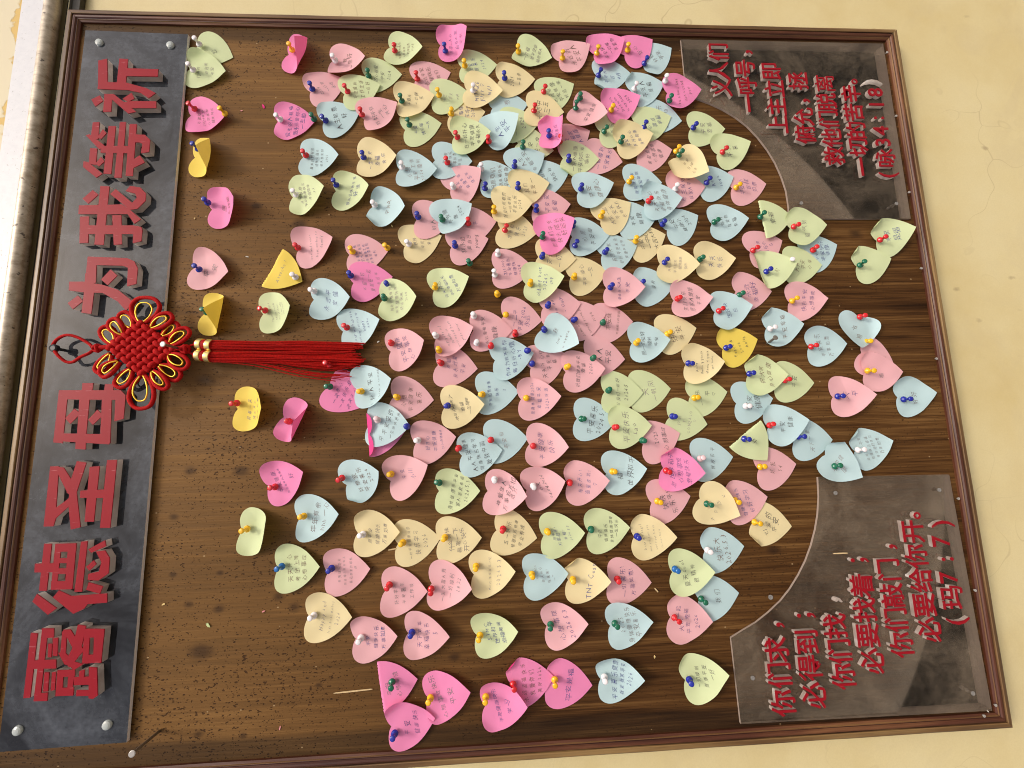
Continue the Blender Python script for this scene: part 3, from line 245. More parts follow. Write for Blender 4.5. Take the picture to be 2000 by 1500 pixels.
('G', -0.5127, 1.2527, -11.9, 0.0008, 20, 0, 'u', [('b', -0.5104, 1.2484)], '一切顺利|健康平安|一好', 'pale green heart note under a blue pin by the verse sign with splinter'),
('G', 0.1351, 0.8932, -11.9, 0.0008, 3.3, 0, 'U', [('g', 0.1353, 0.8912)], '', 'pale green heart note with folded lobe under a green pin'),
('B', 0.043, 0.9024, 109.8, 0.0008, 20, 0, '', [('r', 0.0439, 0.9023)], '平|安', 'pale blue heart note under a red pin beside a yellow-pinned pale pink one'),
('P', -0.0518, 0.9065, 1.1, 0.0025, 4.1, 0, 'u', [('y', -0.0501, 0.9065)], '福', 'pale pink heart note under a yellow pin beside a red-pinned pale blue one'),
('P', -0.0928, 0.9662, -1.9, 0.0008, 6.8, 0, '', [('b', -0.0918, 0.9615)], '天|平', 'pale pink heart note under a blue pin between the two verse signs'),
('G', 0.492, 1.7446, -2.9, 0.0008, 0, 1, '', [('g', 0.4882, 1.7383)], '主的心有爱|宁安|2024', 'pale green heart note under a green pin tucked beneath a pale green one'),
('Y', 0.4639, 1.5672, 5.0, 0.0042, 5.0, 0, '', [('w', 0.4575, 1.5562)], 'MITAKE|JUST ♡|NIU', 'cream yellow heart note reading MITAKE under a white pin'),
('B', 0.4006, 1.8124, -18.6, 0.0025, 0, 1, 'u', [('b', 0.3995, 1.8074)], '人生如意|好', 'pale blue heart note under a blue pin beside a red-pinned pale pink one'),
('B', 0.3348, 1.845, 2.8, 0.0008, 5.0, 0, '', [('r', 0.336, 1.839)], '最美好的祝愿|给我们自己|明天会更好|2025', 'pale blue heart note under a red pin beside a white-pinned pale green one'),
('B', 0.3774, 1.5328, -25.2, 0.0042, 0, 1, 'T25', [('r', 0.361, 1.5304)], '人生|平安', 'pale blue heart note under a red pin lying on a pale green one'),
('H', 0.4307, 1.3186, -20.1, 0.0042, 5.7, 0, 'u', [('y', 0.4245, 1.3133)], 'love you|Dad mum|in my heart|2024', 'hot pink heart note reading love you under a yellow pin'),
('B', 0.314, 1.4908, -26.8, 0.0042, 0, 1, '', [('b', 0.3155, 1.4875)], '人生|幸福平安', 'pale blue heart note under a blue pin lying on a pale blue one'),
('Y', 0.275, 1.4902, -11.3, 0.0059, 0, 1, 'u', [('b', 0.2749, 1.4826)], '我们|平安一', 'cream yellow heart note under a blue pin beside a red-pinned cream yellow one'),
('B', 0.3109, 1.6827, 0.4, 0.0042, 3.5, 0, '', [('w', 0.3114, 1.6771)], '心想|平安工作|2024顺利', 'pale blue heart note under a white pin beside a blue-pinned cream yellow one'),
('B', 0.0843, 1.8185, 0.6, 0.0008, 7.6, 0, '', [('w', 0.0976, 1.8164)], '永远平|安健', 'pale blue heart note under a white pin close to the tassel'),
('G', 0.0812, 1.7079, 1.7, 0.0042, 20, 0, 'l', [('g', 0.0825, 1.7039)], '按时吃饭睡觉|平安健康快乐|好运来来|2024', 'pale green heart note under a green pin beside a blue-pinned hot pink one'),
('B', 0.2165, 1.6174, -27.4, 0.0042, 7.0, 0, '', [('g', 0.2186, 1.6107)], '平安健|康|2024', 'pale blue heart note under a green pin lying on a pale pink one'),
('Y', 0.155, 1.4509, 3.5, 0.0025, 0, 1, '', [('b', 0.1531, 1.4456)], '平安喜乐|一切顺', 'cream yellow heart note under a blue pin tucked beneath a pale green one'),
('B', 0.1896, 1.3922, -2.3, 0.0042, 0, 1, '', [('b', 0.2075, 1.3917), ('b', 0.171, 1.3899)], '心愿|平安顺', 'pale blue heart note under two blue pins'),
('B', 0.2521, 1.262, -5.0, 0.0059, 4.0, 0, 'u', [('r', 0.2512, 1.2589)], '天天开心|幸福快乐|身体健康', 'pale blue heart note under a red pin beside a yellow-pinned cream yellow one'),
('G', 0.2183, 1.0679, -5.6, 0.0056, 0, 1, 'K', [('g', 0.2215, 1.0642)], '幸福', 'pale green heart note with lobes tucked behind under a green pin'),
('B', 0.0554, 1.1555, -8.7, 0.0025, 6.4, 0, '', [('r', 0.0561, 1.1508)], '生日快|乐', 'pale blue heart note under a red pin beside a blue-pinned bright yellow one'),
('G', -0.0531, 1.1087, 1.1, 0.0025, 5.4, 0, 'U', [('b', -0.0514, 1.1097)], '祝大家|身心健康', 'pale green heart with folded lobe under a blue pin lying on a pale blue one'),
('G', -0.1413, 1.1316, 53.8, 0.0025, 0, 0, 'K', [('b', -0.1571, 1.1301)], '平', 'pale green heart note with lobes tucked behind under a blue pin'),
('G', -0.1202, 1.2476, 11.0, 0.0025, 0, 1, '', [('b', -0.1181, 1.2442)], 'JOSE|Y|GONZALO|♡', 'pale green heart note reading JOSE under a blue pin'),
('B', 0.0038, 1.3012, -4.2, 0.0025, 4.5, 0, '', [('y', 0.0032, 1.2956)], '愿一切安好|顺利|平安', 'pale blue heart note under a yellow pin lying on a cream yellow one'),
('P', 0.0773, 1.2237, -1.6, 0.0008, 7.5, 0, '', [('r', 0.0788, 1.2192)], '生日快乐|愿家人健康|平安', 'pale pink heart note under a red pin beside a blue-pinned pale blue one'),
('P', 0.0987, 1.3392, 1.3, 0.0042, 5.9, 0, '', [('b', 0.0973, 1.3341)], '幸福快乐人生|平安', 'pale pink heart note under a blue pin beside a blue-pinned pale blue one'),
('P', 0.0653, 1.4466, -6.9, 0.0042, 0, 1, '', [('b', 0.0676, 1.4396)], 'I am 88|- Only', 'pale pink heart note under a blue pin beside a blue-pinned cream yellow one'),
('P', 0.0164, 1.6224, -14.4, 0.0025, 7.4, 0, '', [('w', 0.02, 1.6216), ('y', -0.0044, 1.6168)], 'my year of|family is|you need best|year ever', 'pale pink heart note under white and yellow pins'),
('B', -0.021, 1.5279, -9.4, 0.0042, 0, 0, '', [('r', 0.0006, 1.534), ('b', -0.0079, 1.4765)], '你以为我不爱你|每日好心情|-BY', 'pale blue heart note under red and blue pins'),
('P', -0.0424, 1.4137, -3.4, 0.0042, 7.2, 0, '', [('y', -0.035, 1.4128)], '祝我们健康平安|幸福|2026', 'pale pink heart note under a yellow pin beside a green-pinned pale green one'),
('B', -0.1182, 1.7246, 4.9, 0.0025, 0, 0, '', [('q', -0.1131, 1.712), ('b', -0.1238, 1.6663)], '平平安安的|一生快快乐乐', 'pale blue heart note under pinkish white and blue pins'),
('P', -0.2065, 1.6924, -21.3, 0.0008, 5.2, 0, '', [('y', -0.1959, 1.691)], '平安|小川', 'pale pink heart note under a yellow pin beside a pinless hot pink one'),
('P', -0.1567, 1.4763, 5.0, 0.0008, 20, 0, '', [('r', -0.1592, 1.4704)], '平安健康|快乐', 'pale pink heart note under a red pin beside a pinless pale blue one'),
('P', -0.2265, 1.5434, 7.2, 0.0025, 19.7, 0, '', [('w', -0.2083, 1.5327)], '神爱世人|万事都互相|效力', 'pale pink heart note under a white pin beside a red-pinned cream yellow one'),
('P', -0.219, 1.4168, -3.1, 0.0008, 7.1, 0, 'u', [('r', -0.2169, 1.4154)], '每天开心!|追星成功!|♡', 'pale pink heart note under a red pin beside a green-pinned pale green one'),
('P', -0.1616, 1.2942, -14.8, 0.0042, 0, 1, '', [('g', -0.155, 1.2968)], '2025|心想事成', 'pale pink heart note under a green pin lying on a pale green one'),
('P', -0.2533, 1.2852, -7.6, 0.0008, 0, 1, '', [('y', -0.2502, 1.2784)], '快快|乐乐平安', 'pale pink heart note under a yellow pin tucked beneath a hot pink one'),
('P', -0.2588, 1.1602, -8.0, 0.0025, 0, 1, 'u', [('y', -0.2526, 1.154)], '健康平安快乐|好好学习', 'pale pink heart note under a yellow pin lying on a cream yellow one'),
('G', -0.3578, 1.2611, 0.4, 0.0025, 4.4, 0, '', [('c', -0.3523, 1.2585)], '夏天cool|很精神', 'pale green heart note under a sky blue pin by the verse sign with splinter'),
('Y', -0.3629, 1.4231, -0.8, 0.0008, 16.0, 0, 'U', [('y', -0.3612, 1.4171)], 'TNT Cean', 'cream yellow heart note reading TNT Cean under a yellow pin'),
('Y', -0.3031, 1.3171, 0.8, 0.0025, 4.7, 0, 'u', [('b', -0.3018, 1.3143)], 'Dear my angel|may god bless you|and your family|forever family', 'cream yellow heart note under a blue pin beside a yellow-pinned pale pink one'),
('Y', -0.2976, 1.6173, -2.4, 0.0008, 4.0, 0, '', [('y', -0.2927, 1.6096)], '什么时候|暴富一下|开心快乐', 'cream yellow heart note under a yellow pin beside a yellow-pinned cream yellow one'),
('Y', -0.2821, 1.74, -0.5, 0.0025, 5.1, 0, 'u', [('w', -0.2833, 1.7313)], '愿平安|健康快乐|万事如意', 'cream yellow heart note under a white pin beside a yellow-pinned cream yellow one'),
('Y', -0.3983, 1.8085, 1.3, 0.0008, 4.4, 0, '', [('w', -0.3955, 1.8002)], 'Happy and|love best wishes|2026', 'cream yellow heart note under a white pin beside a white-pinned pale pink one'),
('P', -0.4318, 1.7404, -5.5, 0.0008, 5.8, 0, 'u', [('w', -0.4288, 1.7319)], '平安|健康快乐|万事如意', 'pale pink heart note under a white pin beside a green-pinned hot pink one'),
('H', -0.5303, 1.5528, -4.4, 0.0042, 17.4, 0, 'l', [('y', -0.5153, 1.5517)], '平安健康快乐|学习', 'hot pink heart note under a yellow pin beside a yellow-pinned pale green one'),
('G', 0.1817, 0.8509, -17.1, 0.002, 20, 0, 'U', [('r', 0.1806, 0.8503)], '平安|是福', 'pale green heart note with folded lobe under a red pin'),
('G', 0.4523, 1.7786, -17.3, 0.0042, 0, 1, '', [('r', 0.4528, 1.7713)], '平安顺利|工作生活|一切好', 'pale green heart note under a red pin lying on a pale green one'),
('Y', 0.4396, 1.6859, -9.9, 0.0025, 3.5, 0, '', [('g', 0.4372, 1.6793)], '十瓣天|一切快|乐', 'cream yellow heart note under a green pin beside a yellow-pinned pale green one'),
('G', 0.3715, 1.5894, -5.8, 0.0059, 7.0, 0, 'u', [('r', 0.3668, 1.5837)], '在一起开心|平安健康|幸福永久', 'pale green heart note under a red pin lying on a cream yellow one'),
('H', 0.5402, 1.3368, -27.1, 0.0042, 4.1, 0, 'u', [('y', 0.5371, 1.3329)], '平安快乐|一切顺|我爱你', 'hot pink heart note under a yellow pin beside a yellow-pinned pale pink one'),
('G', 0.3352, 1.4015, 0.5, 0.0025, 0, 1, 'L', [('b', 0.3289, 1.3921)], '一家人健康|平安快乐幸|福好', 'pale green heart with folded lobe under a blue pin lying on a pale pink one'),
('Y', 0.3651, 1.3031, -12.8, 0.0042, 4.4, 0, 'u', [('g', 0.3624, 1.2997)], '平安|开开心心|身体健康', 'cream yellow heart note under a green pin beside a pinless pale pink one'),
('Y', 0.244, 1.5223, -2.5, 0.0076, 3.9, 0, '', [('y', 0.2294, 1.5244)], '祝我们所有的|一切顺利|平安快乐|2024', 'cream yellow heart note under a yellow pin lying on a cream yellow one'),
('H', 0.187, 1.4467, -19.5, 0.0059, 0, 0, 'T40', [('g', 0.1867, 1.444)], '愿我们平安|快乐成长|好运来', 'hot pink heart note under a green pin lying on a cream yellow one'),
('G', 0.1063, 1.4743, -6.6, 0.0059, 7.0, 0, 'l', [('y', 0.1048, 1.4672)], 'old my best|2024.5|cup', 'pale green heart note under a yellow pin lying on a pale pink one'),
('Y', 0.2191, 1.3422, -31.2, 0.0042, 0, 1, '', [('y', 0.2241, 1.3426)], '大家一起|平安天|长地久方', 'cream yellow heart note under a yellow pin lying on a pale blue one'),
('G', 0.2022, 1.0109, -3.7, 0.0073, 3.4, 0, 'u', [('r', 0.2027, 1.008)], '福气好', 'pale green heart note under a red pin lying on a pale blue one'),
('G', 0.1256, 1.0732, -9.9, 0.0042, 0, 0, 'f', [('b', 0.123, 1.0639)], '小', 'pale green heart note under a blue pin beside a green-pinned pale pink one'),
('Y', -0.0331, 1.2132, -2.7, 0.0025, 5.7, 0, '', [('b', -0.0316, 1.2108)], 'Amor|Anna y panda|Mama y papa|we love', 'cream yellow heart note under a blue pin lying on a pale green one'),
('B', 0.0292, 1.4464, 30.6, 0.0059, 19.4, 0, '', [('b', 0.0268, 1.4464)], '我|love|u xxxxx', 'pale blue heart note under a blue pin lying on a pale pink one'),
('P', -0.0848, 1.4873, -2.4, 0.0025, 5.1, 0, '', [('y', -0.0831, 1.4795)], '愿身体健康2026|幸福平安|2026好运', 'pale pink heart note under a yellow pin beside a red-pinned pale pink one'),
('G', -0.1335, 1.3437, -1.4, 0.0059, 3.2, 0, 'u', [('r', -0.1337, 1.3406)], '平安快乐|Lao', 'pale green heart note under a red pin lying on a pale pink one'),
('Y', -0.249, 1.2086, 24.6, 0.0042, 6.1, 0, '', [('g', -0.2562, 1.2016)], '↑ ♡ ♡ ↓', 'cream yellow heart note under a green pin by the verse sign with splinter'),
('P', 0.4035, 1.7431, -27.4, 0.0059, 3.3, 0, '', [('r', 0.407, 1.7456)], '好好平安|一生|开心', 'pale pink heart note under a red pin lying on a pale green one'),
('H', 0.377, 1.4381, -2.4, 0.0059, 0, 0, 'T95 U', [('b', 0.3714, 1.4257)], '平安|心想事成|万', 'hot pink heart note curled forward under a blue pin lying on a cream yellow one'),
('B', 0.2688, 1.3792, -13.9, 0.0059, 4.5, 0, '', [('b', 0.2725, 1.3749)], '平安|健康心', 'pale blue heart note under a blue pin lying on a cream yellow one'),
('H', -0.1994, 1.2652, 8.3, 0.0059, 0, 0, 'U T15', [('r', -0.203, 1.263)], '愿世界和平|心想事成|幸福快乐', 'hot pink heart with folded lobe under a red pin lying on a pale pink one')]

def w_from_b(x, z, h):
    """x, z on the board and h metres in front of it"""
    return (x, -h, z)

# ------------------------------------------------------------------ materials
def new_mat(name):
    m = bpy.data.materials.new(name)
    m.use_nodes = True
    nt = m.node_tree
    b = nt.nodes['Principled BSDF']
    return m, nt, b

def simple(name, col, rough=0.5, metal=0.0, spec=0.5):
    m, nt, b = new_mat(name)
    b.inputs['Base Color'].default_value = (*col, 1)
    b.inputs['Roughness'].default_value = rough
    b.inputs['Metallic'].default_value = metal
    b.inputs['Specular IOR Level'].default_value = spec
    return m

def N(nt, t, **kw):
    n = nt.nodes.new(t)
    for k, v in kw.items():
        if k in n.inputs.keys() if hasattr(n.inputs, 'keys') else False:
            n.inputs[k].default_value = v
        else:
            setattr(n, k, v)
    return n

def tex_coord(nt, scale=(1, 1, 1), loc=(0, 0, 0)):
    tc = nt.nodes.new('ShaderNodeTexCoord')
    mp = nt.nodes.new('ShaderNodeMapping')
    mp.inputs['Scale'].default_value = scale
    mp.inputs['Location'].default_value = loc
    nt.links.new(tc.outputs['Object'], mp.inputs['Vector'])
    return mp.outputs['Vector']

def noise(nt, vec, scale, detail=4, rough=0.55, dist=0.0):
    n = nt.nodes.new('ShaderNodeTexNoise')
    n.inputs['Scale'].default_value = scale
    n.inputs['Detail'].default_value = detail
    n.inputs['Roughness'].default_value = rough
    n.inputs['Distortion'].default_value = dist
    nt.links.new(vec, n.inputs['Vector'])
    return n.outputs['Fac']

def ramp(nt, fac, stops):
    r = nt.nodes.new('ShaderNodeValToRGB')
    el = r.color_ramp.elements
    while len(el) > 1:
        el.remove(el[-1])
    el[0].position, el[0].color = stops[0][0], (*stops[0][1], 1)
    for p, c in stops[1:]:
        e = el.new(p)
        e.color = (*c, 1)
    nt.links.new(fac, r.inputs['Fac'])
    return r.outputs['Color']

def rampf(nt, fac, a, b, va=0.0, vb=1.0):
    r = nt.nodes.new('ShaderNodeMapRange')
    r.inputs['From Min'].default_value = a
    r.inputs['From Max'].default_value = b
    r.inputs['To Min'].default_value = va
    r.inputs['To Max'].default_value = vb
    nt.links.new(fac, r.inputs['Value'])
    return r.outputs['Result']

def mix(nt, fac, a, b, mode='MIX'):
    m = nt.nodes.new('ShaderNodeMix')
    m.data_type = 'RGBA'
    m.blend_type = mode
    for sock, v in ((m.inputs[0], fac), (m.inputs[6], a), (m.inputs[7], b)):
        if hasattr(v, 'is_linked'):
            nt.links.new(v, sock)
        elif isinstance(v, (int, float)):
            sock.default_value = v
        else:
            sock.default_value = (*v, 1)
    return m.outputs[2]

def math_n(nt, op, a, b=None):
    m = nt.nodes.new('ShaderNodeMath')
    m.operation = op
    for i, v in enumerate((a, b)):
        if v is None:
            continue
        if hasattr(v, 'is_linked'):
            nt.links.new(v, m.inputs[i])
        else:
            m.inputs[i].default_value = v
    return m.outputs[0]

def bump(nt, b, h, strength=0.3, dist=0.002):
    bp = nt.nodes.new('ShaderNodeBump')
    bp.inputs['Strength'].default_value = strength
    bp.inputs['Distance'].default_value = dist
    nt.links.new(h, bp.inputs['Height'])
    nt.links.new(bp.outputs['Normal'], b.inputs['Normal'])

def mat_wood_board():
    m, nt, b = new_mat('worn_varnished_wood')
    L = nt.links
    v1 = tex_coord(nt, (85, 85, 3.0))
    v2 = tex_coord(nt, (380, 380, 8.0))
    v0 = tex_coord(nt, (3.2, 3.2, 1.5))
    g1 = noise(nt, v1, 1.0, 5, 0.6, 0.6)
    g2 = noise(nt, v2, 1.0, 3, 0.6, 0.2)
    big = noise(nt, v0, 1.0, 3, 0.55, 0.3)
    f = math_n(nt, 'ADD', math_n(nt, 'MULTIPLY', g1, 0.46), math_n(nt, 'MULTIPLY', g2, 0.40))
    f = math_n(nt, 'ADD', f, math_n(nt, 'MULTIPLY', big, 0.45))
    col = ramp(nt, f, [(0.49, (0.017, 0.0070, 0.0026)), (0.60, (0.052, 0.0220, 0.0066)), (0.69, (0.092, 0.042, 0.0125)), (0.80, (0.175, 0.090, 0.029))])
    # the upper part of the board has lost more of its varnish
    tc = nt.nodes.new('ShaderNodeTexCoord')
    sep = nt.nodes.new('ShaderNodeSeparateXYZ')
    L.new(tc.outputs['Object'], sep.inputs['Vector'])
    wear = math_n(nt, 'ADD', rampf(nt, sep.outputs['Z'], -0.15, 0.50), math_n(nt, 'MULTIPLY', noise(nt, v0, 2.0, 4), 0.5))
    wear2 = rampf(nt, wear, 0.35, 1.25, 0.0, 0.80)
    col = mix(nt, wear2, col, mix(nt, 0.55, col, (0.27, 0.145, 0.045), 'MIX'), 'MIX')
    # pits and worm holes
    vp = tex_coord(nt, (420, 420, 230))
    vo = nt.nodes.new('ShaderNodeTexVoronoi')
    vo.feature = 'F1'
    vo.inputs['Scale'].default_value = 1.0
    L.new(vp, vo.inputs['Vector'])
    dens = noise(nt, tex_coord(nt, (7, 7, 4), (3, 1, 2)), 1.0, 3)
    thr = math_n(nt, 'ADD', math_n(nt, 'MULTIPLY', rampf(nt, dens, 0.30, 0.62), 0.24), math_n(nt, 'MULTIPLY', wear2, 0.14))
    thr = math_n(nt, 'MULTIPLY', thr, rampf(nt, noise(nt, vp, 0.55, 2), 0.40, 0.64, 0.0, 1.5))
    pit = math_n(nt, 'SUBTRACT', thr, vo.outputs['Distance'])
    pit = rampf(nt, pit, -0.02, 0.05)
    col = mix(nt, math_n(nt, 'MULTIPLY', pit, 0.78), col, (0.030, 0.013, 0.005))
    # knots and stains of the boards
    dist = noise(nt, tex_coord(nt, (60, 60, 25)), 1.0, 3)
    for (kx, kz, kr) in WOOD_KNOTS:
        dx = math_n(nt, 'MULTIPLY', math_n(nt, 'SUBTRACT', sep.outputs['X'], kx), 1.5 / kr)
        dz = math_n(nt, 'MULTIPLY', math_n(nt, 'SUBTRACT', sep.outputs['Z'], kz - ZC), 1.05 / kr)
        r2 = math_n(nt, 'SQRT', math_n(nt, 'ADD', math_n(nt, 'MULTIPLY', dx, dx), math_n(nt, 'MULTIPLY', dz, dz)))
        r2 = math_n(nt, 'ADD', r2, math_n(nt, 'MULTIPLY', math_n(nt, 'SUBTRACT', dist, 0.5), 1.5))
        col = mix(nt, rampf(nt, r2, 0.35, 1.25, 0.62, 0.0), col, (0.020, 0.010, 0.006))
    # darker bands along the board's side edges
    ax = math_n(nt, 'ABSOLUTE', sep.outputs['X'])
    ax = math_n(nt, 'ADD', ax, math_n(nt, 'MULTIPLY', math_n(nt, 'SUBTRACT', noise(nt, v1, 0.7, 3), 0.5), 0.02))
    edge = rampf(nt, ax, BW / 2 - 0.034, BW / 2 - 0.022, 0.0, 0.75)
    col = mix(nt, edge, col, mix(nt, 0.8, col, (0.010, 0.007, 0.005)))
    # pale nicks
    vc = nt.nodes.new('ShaderNodeTexVoronoi')
    vc.inputs['Scale'].default_value = 1.0
    L.new(tex_coord(nt, (40, 40, 30), (0.7, 0.1, 0.2)), vc.inputs['Vector'])
    nick = rampf(nt, vc.outputs['Distance'], 0.035, 0.05, 0.8, 0.0)
    col = mix(nt, nick, col, (0.36, 0.25, 0.13))
    L.new(col, b.inputs['Base Color'])
    L.new(rampf(nt, g1, 0.3, 0.7, 0.42, 0.62), b.inputs['Roughness'])
    b.inputs['Specular IOR Level'].default_value = 0.10
    h = math_n(nt, 'SUBTRACT', math_n(nt, 'ADD', math_n(nt, 'MULTIPLY', g2, 0.5), math_n(nt, 'MULTIPLY', g1, 0.5)), math_n(nt, 'MULTIPLY', pit, 1.2))
    bump(nt, b, h, 0.8, 0.0014)
    return m

def mat_frame():
    m, nt, b = new_mat('moulded_frame_wood')
    L = nt.links
    tc = nt.nodes.new('ShaderNodeTexCoord')
    sep = nt.nodes.new('ShaderNodeSeparateXYZ')
    L.new(tc.outputs['Object'], sep.inputs['Vector'])
    v = tex_coord(nt, (4, 70, 70))
    g = noise(nt, v, 1.0, 5, 0.6, 0.5)
    big = noise(nt, tex_coord(nt, (5, 30, 30), (1, 2, 3)), 1.0, 3)
    f = math_n(nt, 'ADD', math_n(nt, 'MULTIPLY', g, 0.6), math_n(nt, 'MULTIPLY', big, 0.5))
    ochre = ramp(nt, f, [(0.34, (0.035, 0.014, 0.006)), (0.52, (0.125, 0.064, 0.022)), (0.72, (0.26, 0.160, 0.060))])
    red = ramp(nt, f, [(0.34, (0.026, 0.008, 0.005)), (0.55, (0.080, 0.024, 0.011)), (0.75, (0.17, 0.070, 0.028))])
    w = math_n(nt, 'ADD', math_n(nt, 'MULTIPLY', sep.outputs['Y'], 1.0 / 0.60), math_n(nt, 'MULTIPLY', math_n(nt, 'SUBTRACT', g, 0.5), 0.002))
    band = rampf(nt, w, 0.0165, 0.0185)
    col = mix(nt, band, red, ochre)
    # darker along the grooves and outer edge, lighter along the arrises
    for c0, wd, cc, amt in ((0.0068, 0.0012, (0.02, 0.007, 0.006), 0.85), (0.0172, 0.0014, (0.02, 0.008, 0.007), 0.85), (0.0046, 0.0008, (0.25, 0.15, 0.05), 0.55), (0.0195, 0.0008, (0.26, 0.16, 0.06), 0.6), (0.0318, 0.0012, (0.03, 0.012, 0.012), 0.8)):
        d = math_n(nt, 'ABSOLUTE', math_n(nt, 'SUBTRACT', w, c0))
        k = rampf(nt, d, wd * 0.5, wd, amt, 0.0)
        k = math_n(nt, 'MULTIPLY', k, rampf(nt, big, 0.3, 0.6, 0.5, 1.0))
        col = mix(nt, k, col, cc)
    L.new(col, b.inputs['Base Color'])
    b.inputs['Roughness'].default_value = 0.42
    b.inputs['Specular IOR Level'].default_value = 0.4
    bump(nt, b, g, 0.3, 0.001)
    return m

def mat_wall():
    m, nt, b = new_mat('cream_painted_plaster')
    L = nt.links
    v = tex_coord(nt, (1, 1, 1))
    a = noise(nt, v, 2.2, 4, 0.6)
    c = noise(nt, v, 14.0, 5, 0.65)
    col = ramp(nt, math_n(nt, 'ADD', math_n(nt, 'MULTIPLY', a, 0.7), math_n(nt, 'MULTIPLY', c, 0.3)),
               [(0.3, (0.57, 0.455, 0.205)), (0.5, (0.64, 0.545, 0.290)), (0.7, (0.67, 0.590, 0.345))])
    # scuffs
    vo = nt.nodes.new('ShaderNodeTexVoronoi')
    vo.inputs['Scale'].default_value = 1.0
    L.new(tex_coord(nt, (16, 16, 9), (0.2, 0, 0.4)), vo.inputs['Vector'])
    sc = rampf(nt, math_n(nt, 'ADD', vo.outputs['Distance'], math_n(nt, 'MULTIPLY', noise(nt, v, 120, 3), 0.10)), 0.075, 0.13, 0.55, 0.0)
    col = mix(nt, sc, col, (0.26, 0.18, 0.10))
    cr = nt.nodes.new('ShaderNodeTexVoronoi')
    cr.feature = 'DISTANCE_TO_EDGE'
    cr.inputs['Scale'].default_value = 2.3
    wv = nt.nodes.new('ShaderNodeVectorMath')
    wv.operation = 'ADD'
    nz = nt.nodes.new('ShaderNodeTexNoise')
    nz.inputs['Scale'].default_value = 5.0
    L.new(v, nz.inputs['Vector'])
    L.new(v, wv.inputs[0])
    L.new(nz.outputs['Color'], wv.inputs[1])
    L.new(wv.outputs[0], cr.inputs['Vector'])
    ck = math_n(nt, 'MULTIPLY', rampf(nt, cr.outputs['Distance'], 0.002, 0.007, 0.45, 0.0), rampf(nt, a, 0.45, 0.6))
    col = mix(nt, ck, col, (0.36, 0.27, 0.14))
    st = rampf(nt, noise(nt, v, 5.5, 5, 0.7, 0.8), 0.52, 0.75, 0.0, 0.30)
    col = mix(nt, st, col, (0.47, 0.38, 0.23))
    gr = noise(nt, v, 420, 2, 0.6)
    col = mix(nt, rampf(nt, gr, 0.35, 0.7, 0.0, 0.12), col, (0.40, 0.32, 0.18))
    # flaking distemper above the rail
    tc = nt.nodes.new('ShaderNodeTexCoord')
    sep = nt.nodes.new('ShaderNodeSeparateXYZ')
    L.new(tc.outputs['Object'], sep.inputs['Vector'])
    fl = math_n(nt, 'ADD', sep.outputs['Z'], math_n(nt, 'MULTIPLY', math_n(nt, 'SUBTRACT', noise(nt, v, 22, 3), 0.5), 0.09))
    fk = rampf(nt, fl, ZC + BH / 2 + 0.128, ZC + BH / 2 + 0.131)
    hi = rampf(nt, sep.outputs['Z'], ZC + BH / 2 + 0.08, ZC + BH / 2 + 0.09)
    col = mix(nt, hi, col, (0.60, 0.40, 0.10))
    col = mix(nt, math_n(nt, 'MULTIPLY', fk, 0.9), col, (0.66, 0.60, 0.42))
    L.new(col, b.inputs['Base Color'])
    b.inputs['Roughness'].default_value = 0.62
    bump(nt, b, math_n(nt, 'ADD', math_n(nt, 'MULTIPLY', c, 0.6), math_n(nt, 'MULTIPLY', fk, 1.0)), 0.25, 0.003)
    return m

def mat_paper(name, col, back):
    m, nt, b = new_mat(name)
    L = nt.links
    v = tex_coord(nt, (1, 1, 1))
    oi = nt.nodes.new('ShaderNodeObjectInfo')
    n = noise(nt, v, 60, 3)
    c = mix(nt, rampf(nt, n, 0.3, 0.7, 0.0, 0.5), col, tuple(x * 0.93 for x in col))
    hs = nt.nodes.new('ShaderNodeHueSaturation')
    L.new(rampf(nt, oi.outputs['Random'], 0, 1, 0.90, 1.06), hs.inputs['Saturation'])
    L.new(rampf(nt, oi.outputs['Random'], 0, 1, 1.04, 0.94), hs.inputs['Value'])
    L.new(c, hs.inputs['Color'])
    geo = nt.nodes.new('ShaderNodeNewGeometry')
    c2 = mix(nt, math_n(nt, 'MULTIPLY', geo.outputs['Backfacing'], 1.0), hs.outputs['Color'], back)
    L.new(c2, b.inputs['Base Color'])
    b.inputs['Roughness'].default_value = 0.62
    b.inputs['Specular IOR Level'].default_value = 0.25
    tr = nt.nodes.new('ShaderNodeBsdfTranslucent')
    L.new(c2, tr.inputs['Color'])
    mx = nt.nodes.new('ShaderNodeMixShader')
    mx.inputs[0].default_value = 0.22
    out = nt.nodes['Material Output']
    L.new(b.outputs[0], mx.inputs[1])
    L.new(tr.outputs[0], mx.inputs[2])
    L.new(mx.outputs[0], out.inputs['Surface'])
    bump(nt, b, noise(nt, v, 35, 3), 0.12, 0.0015)
    return m

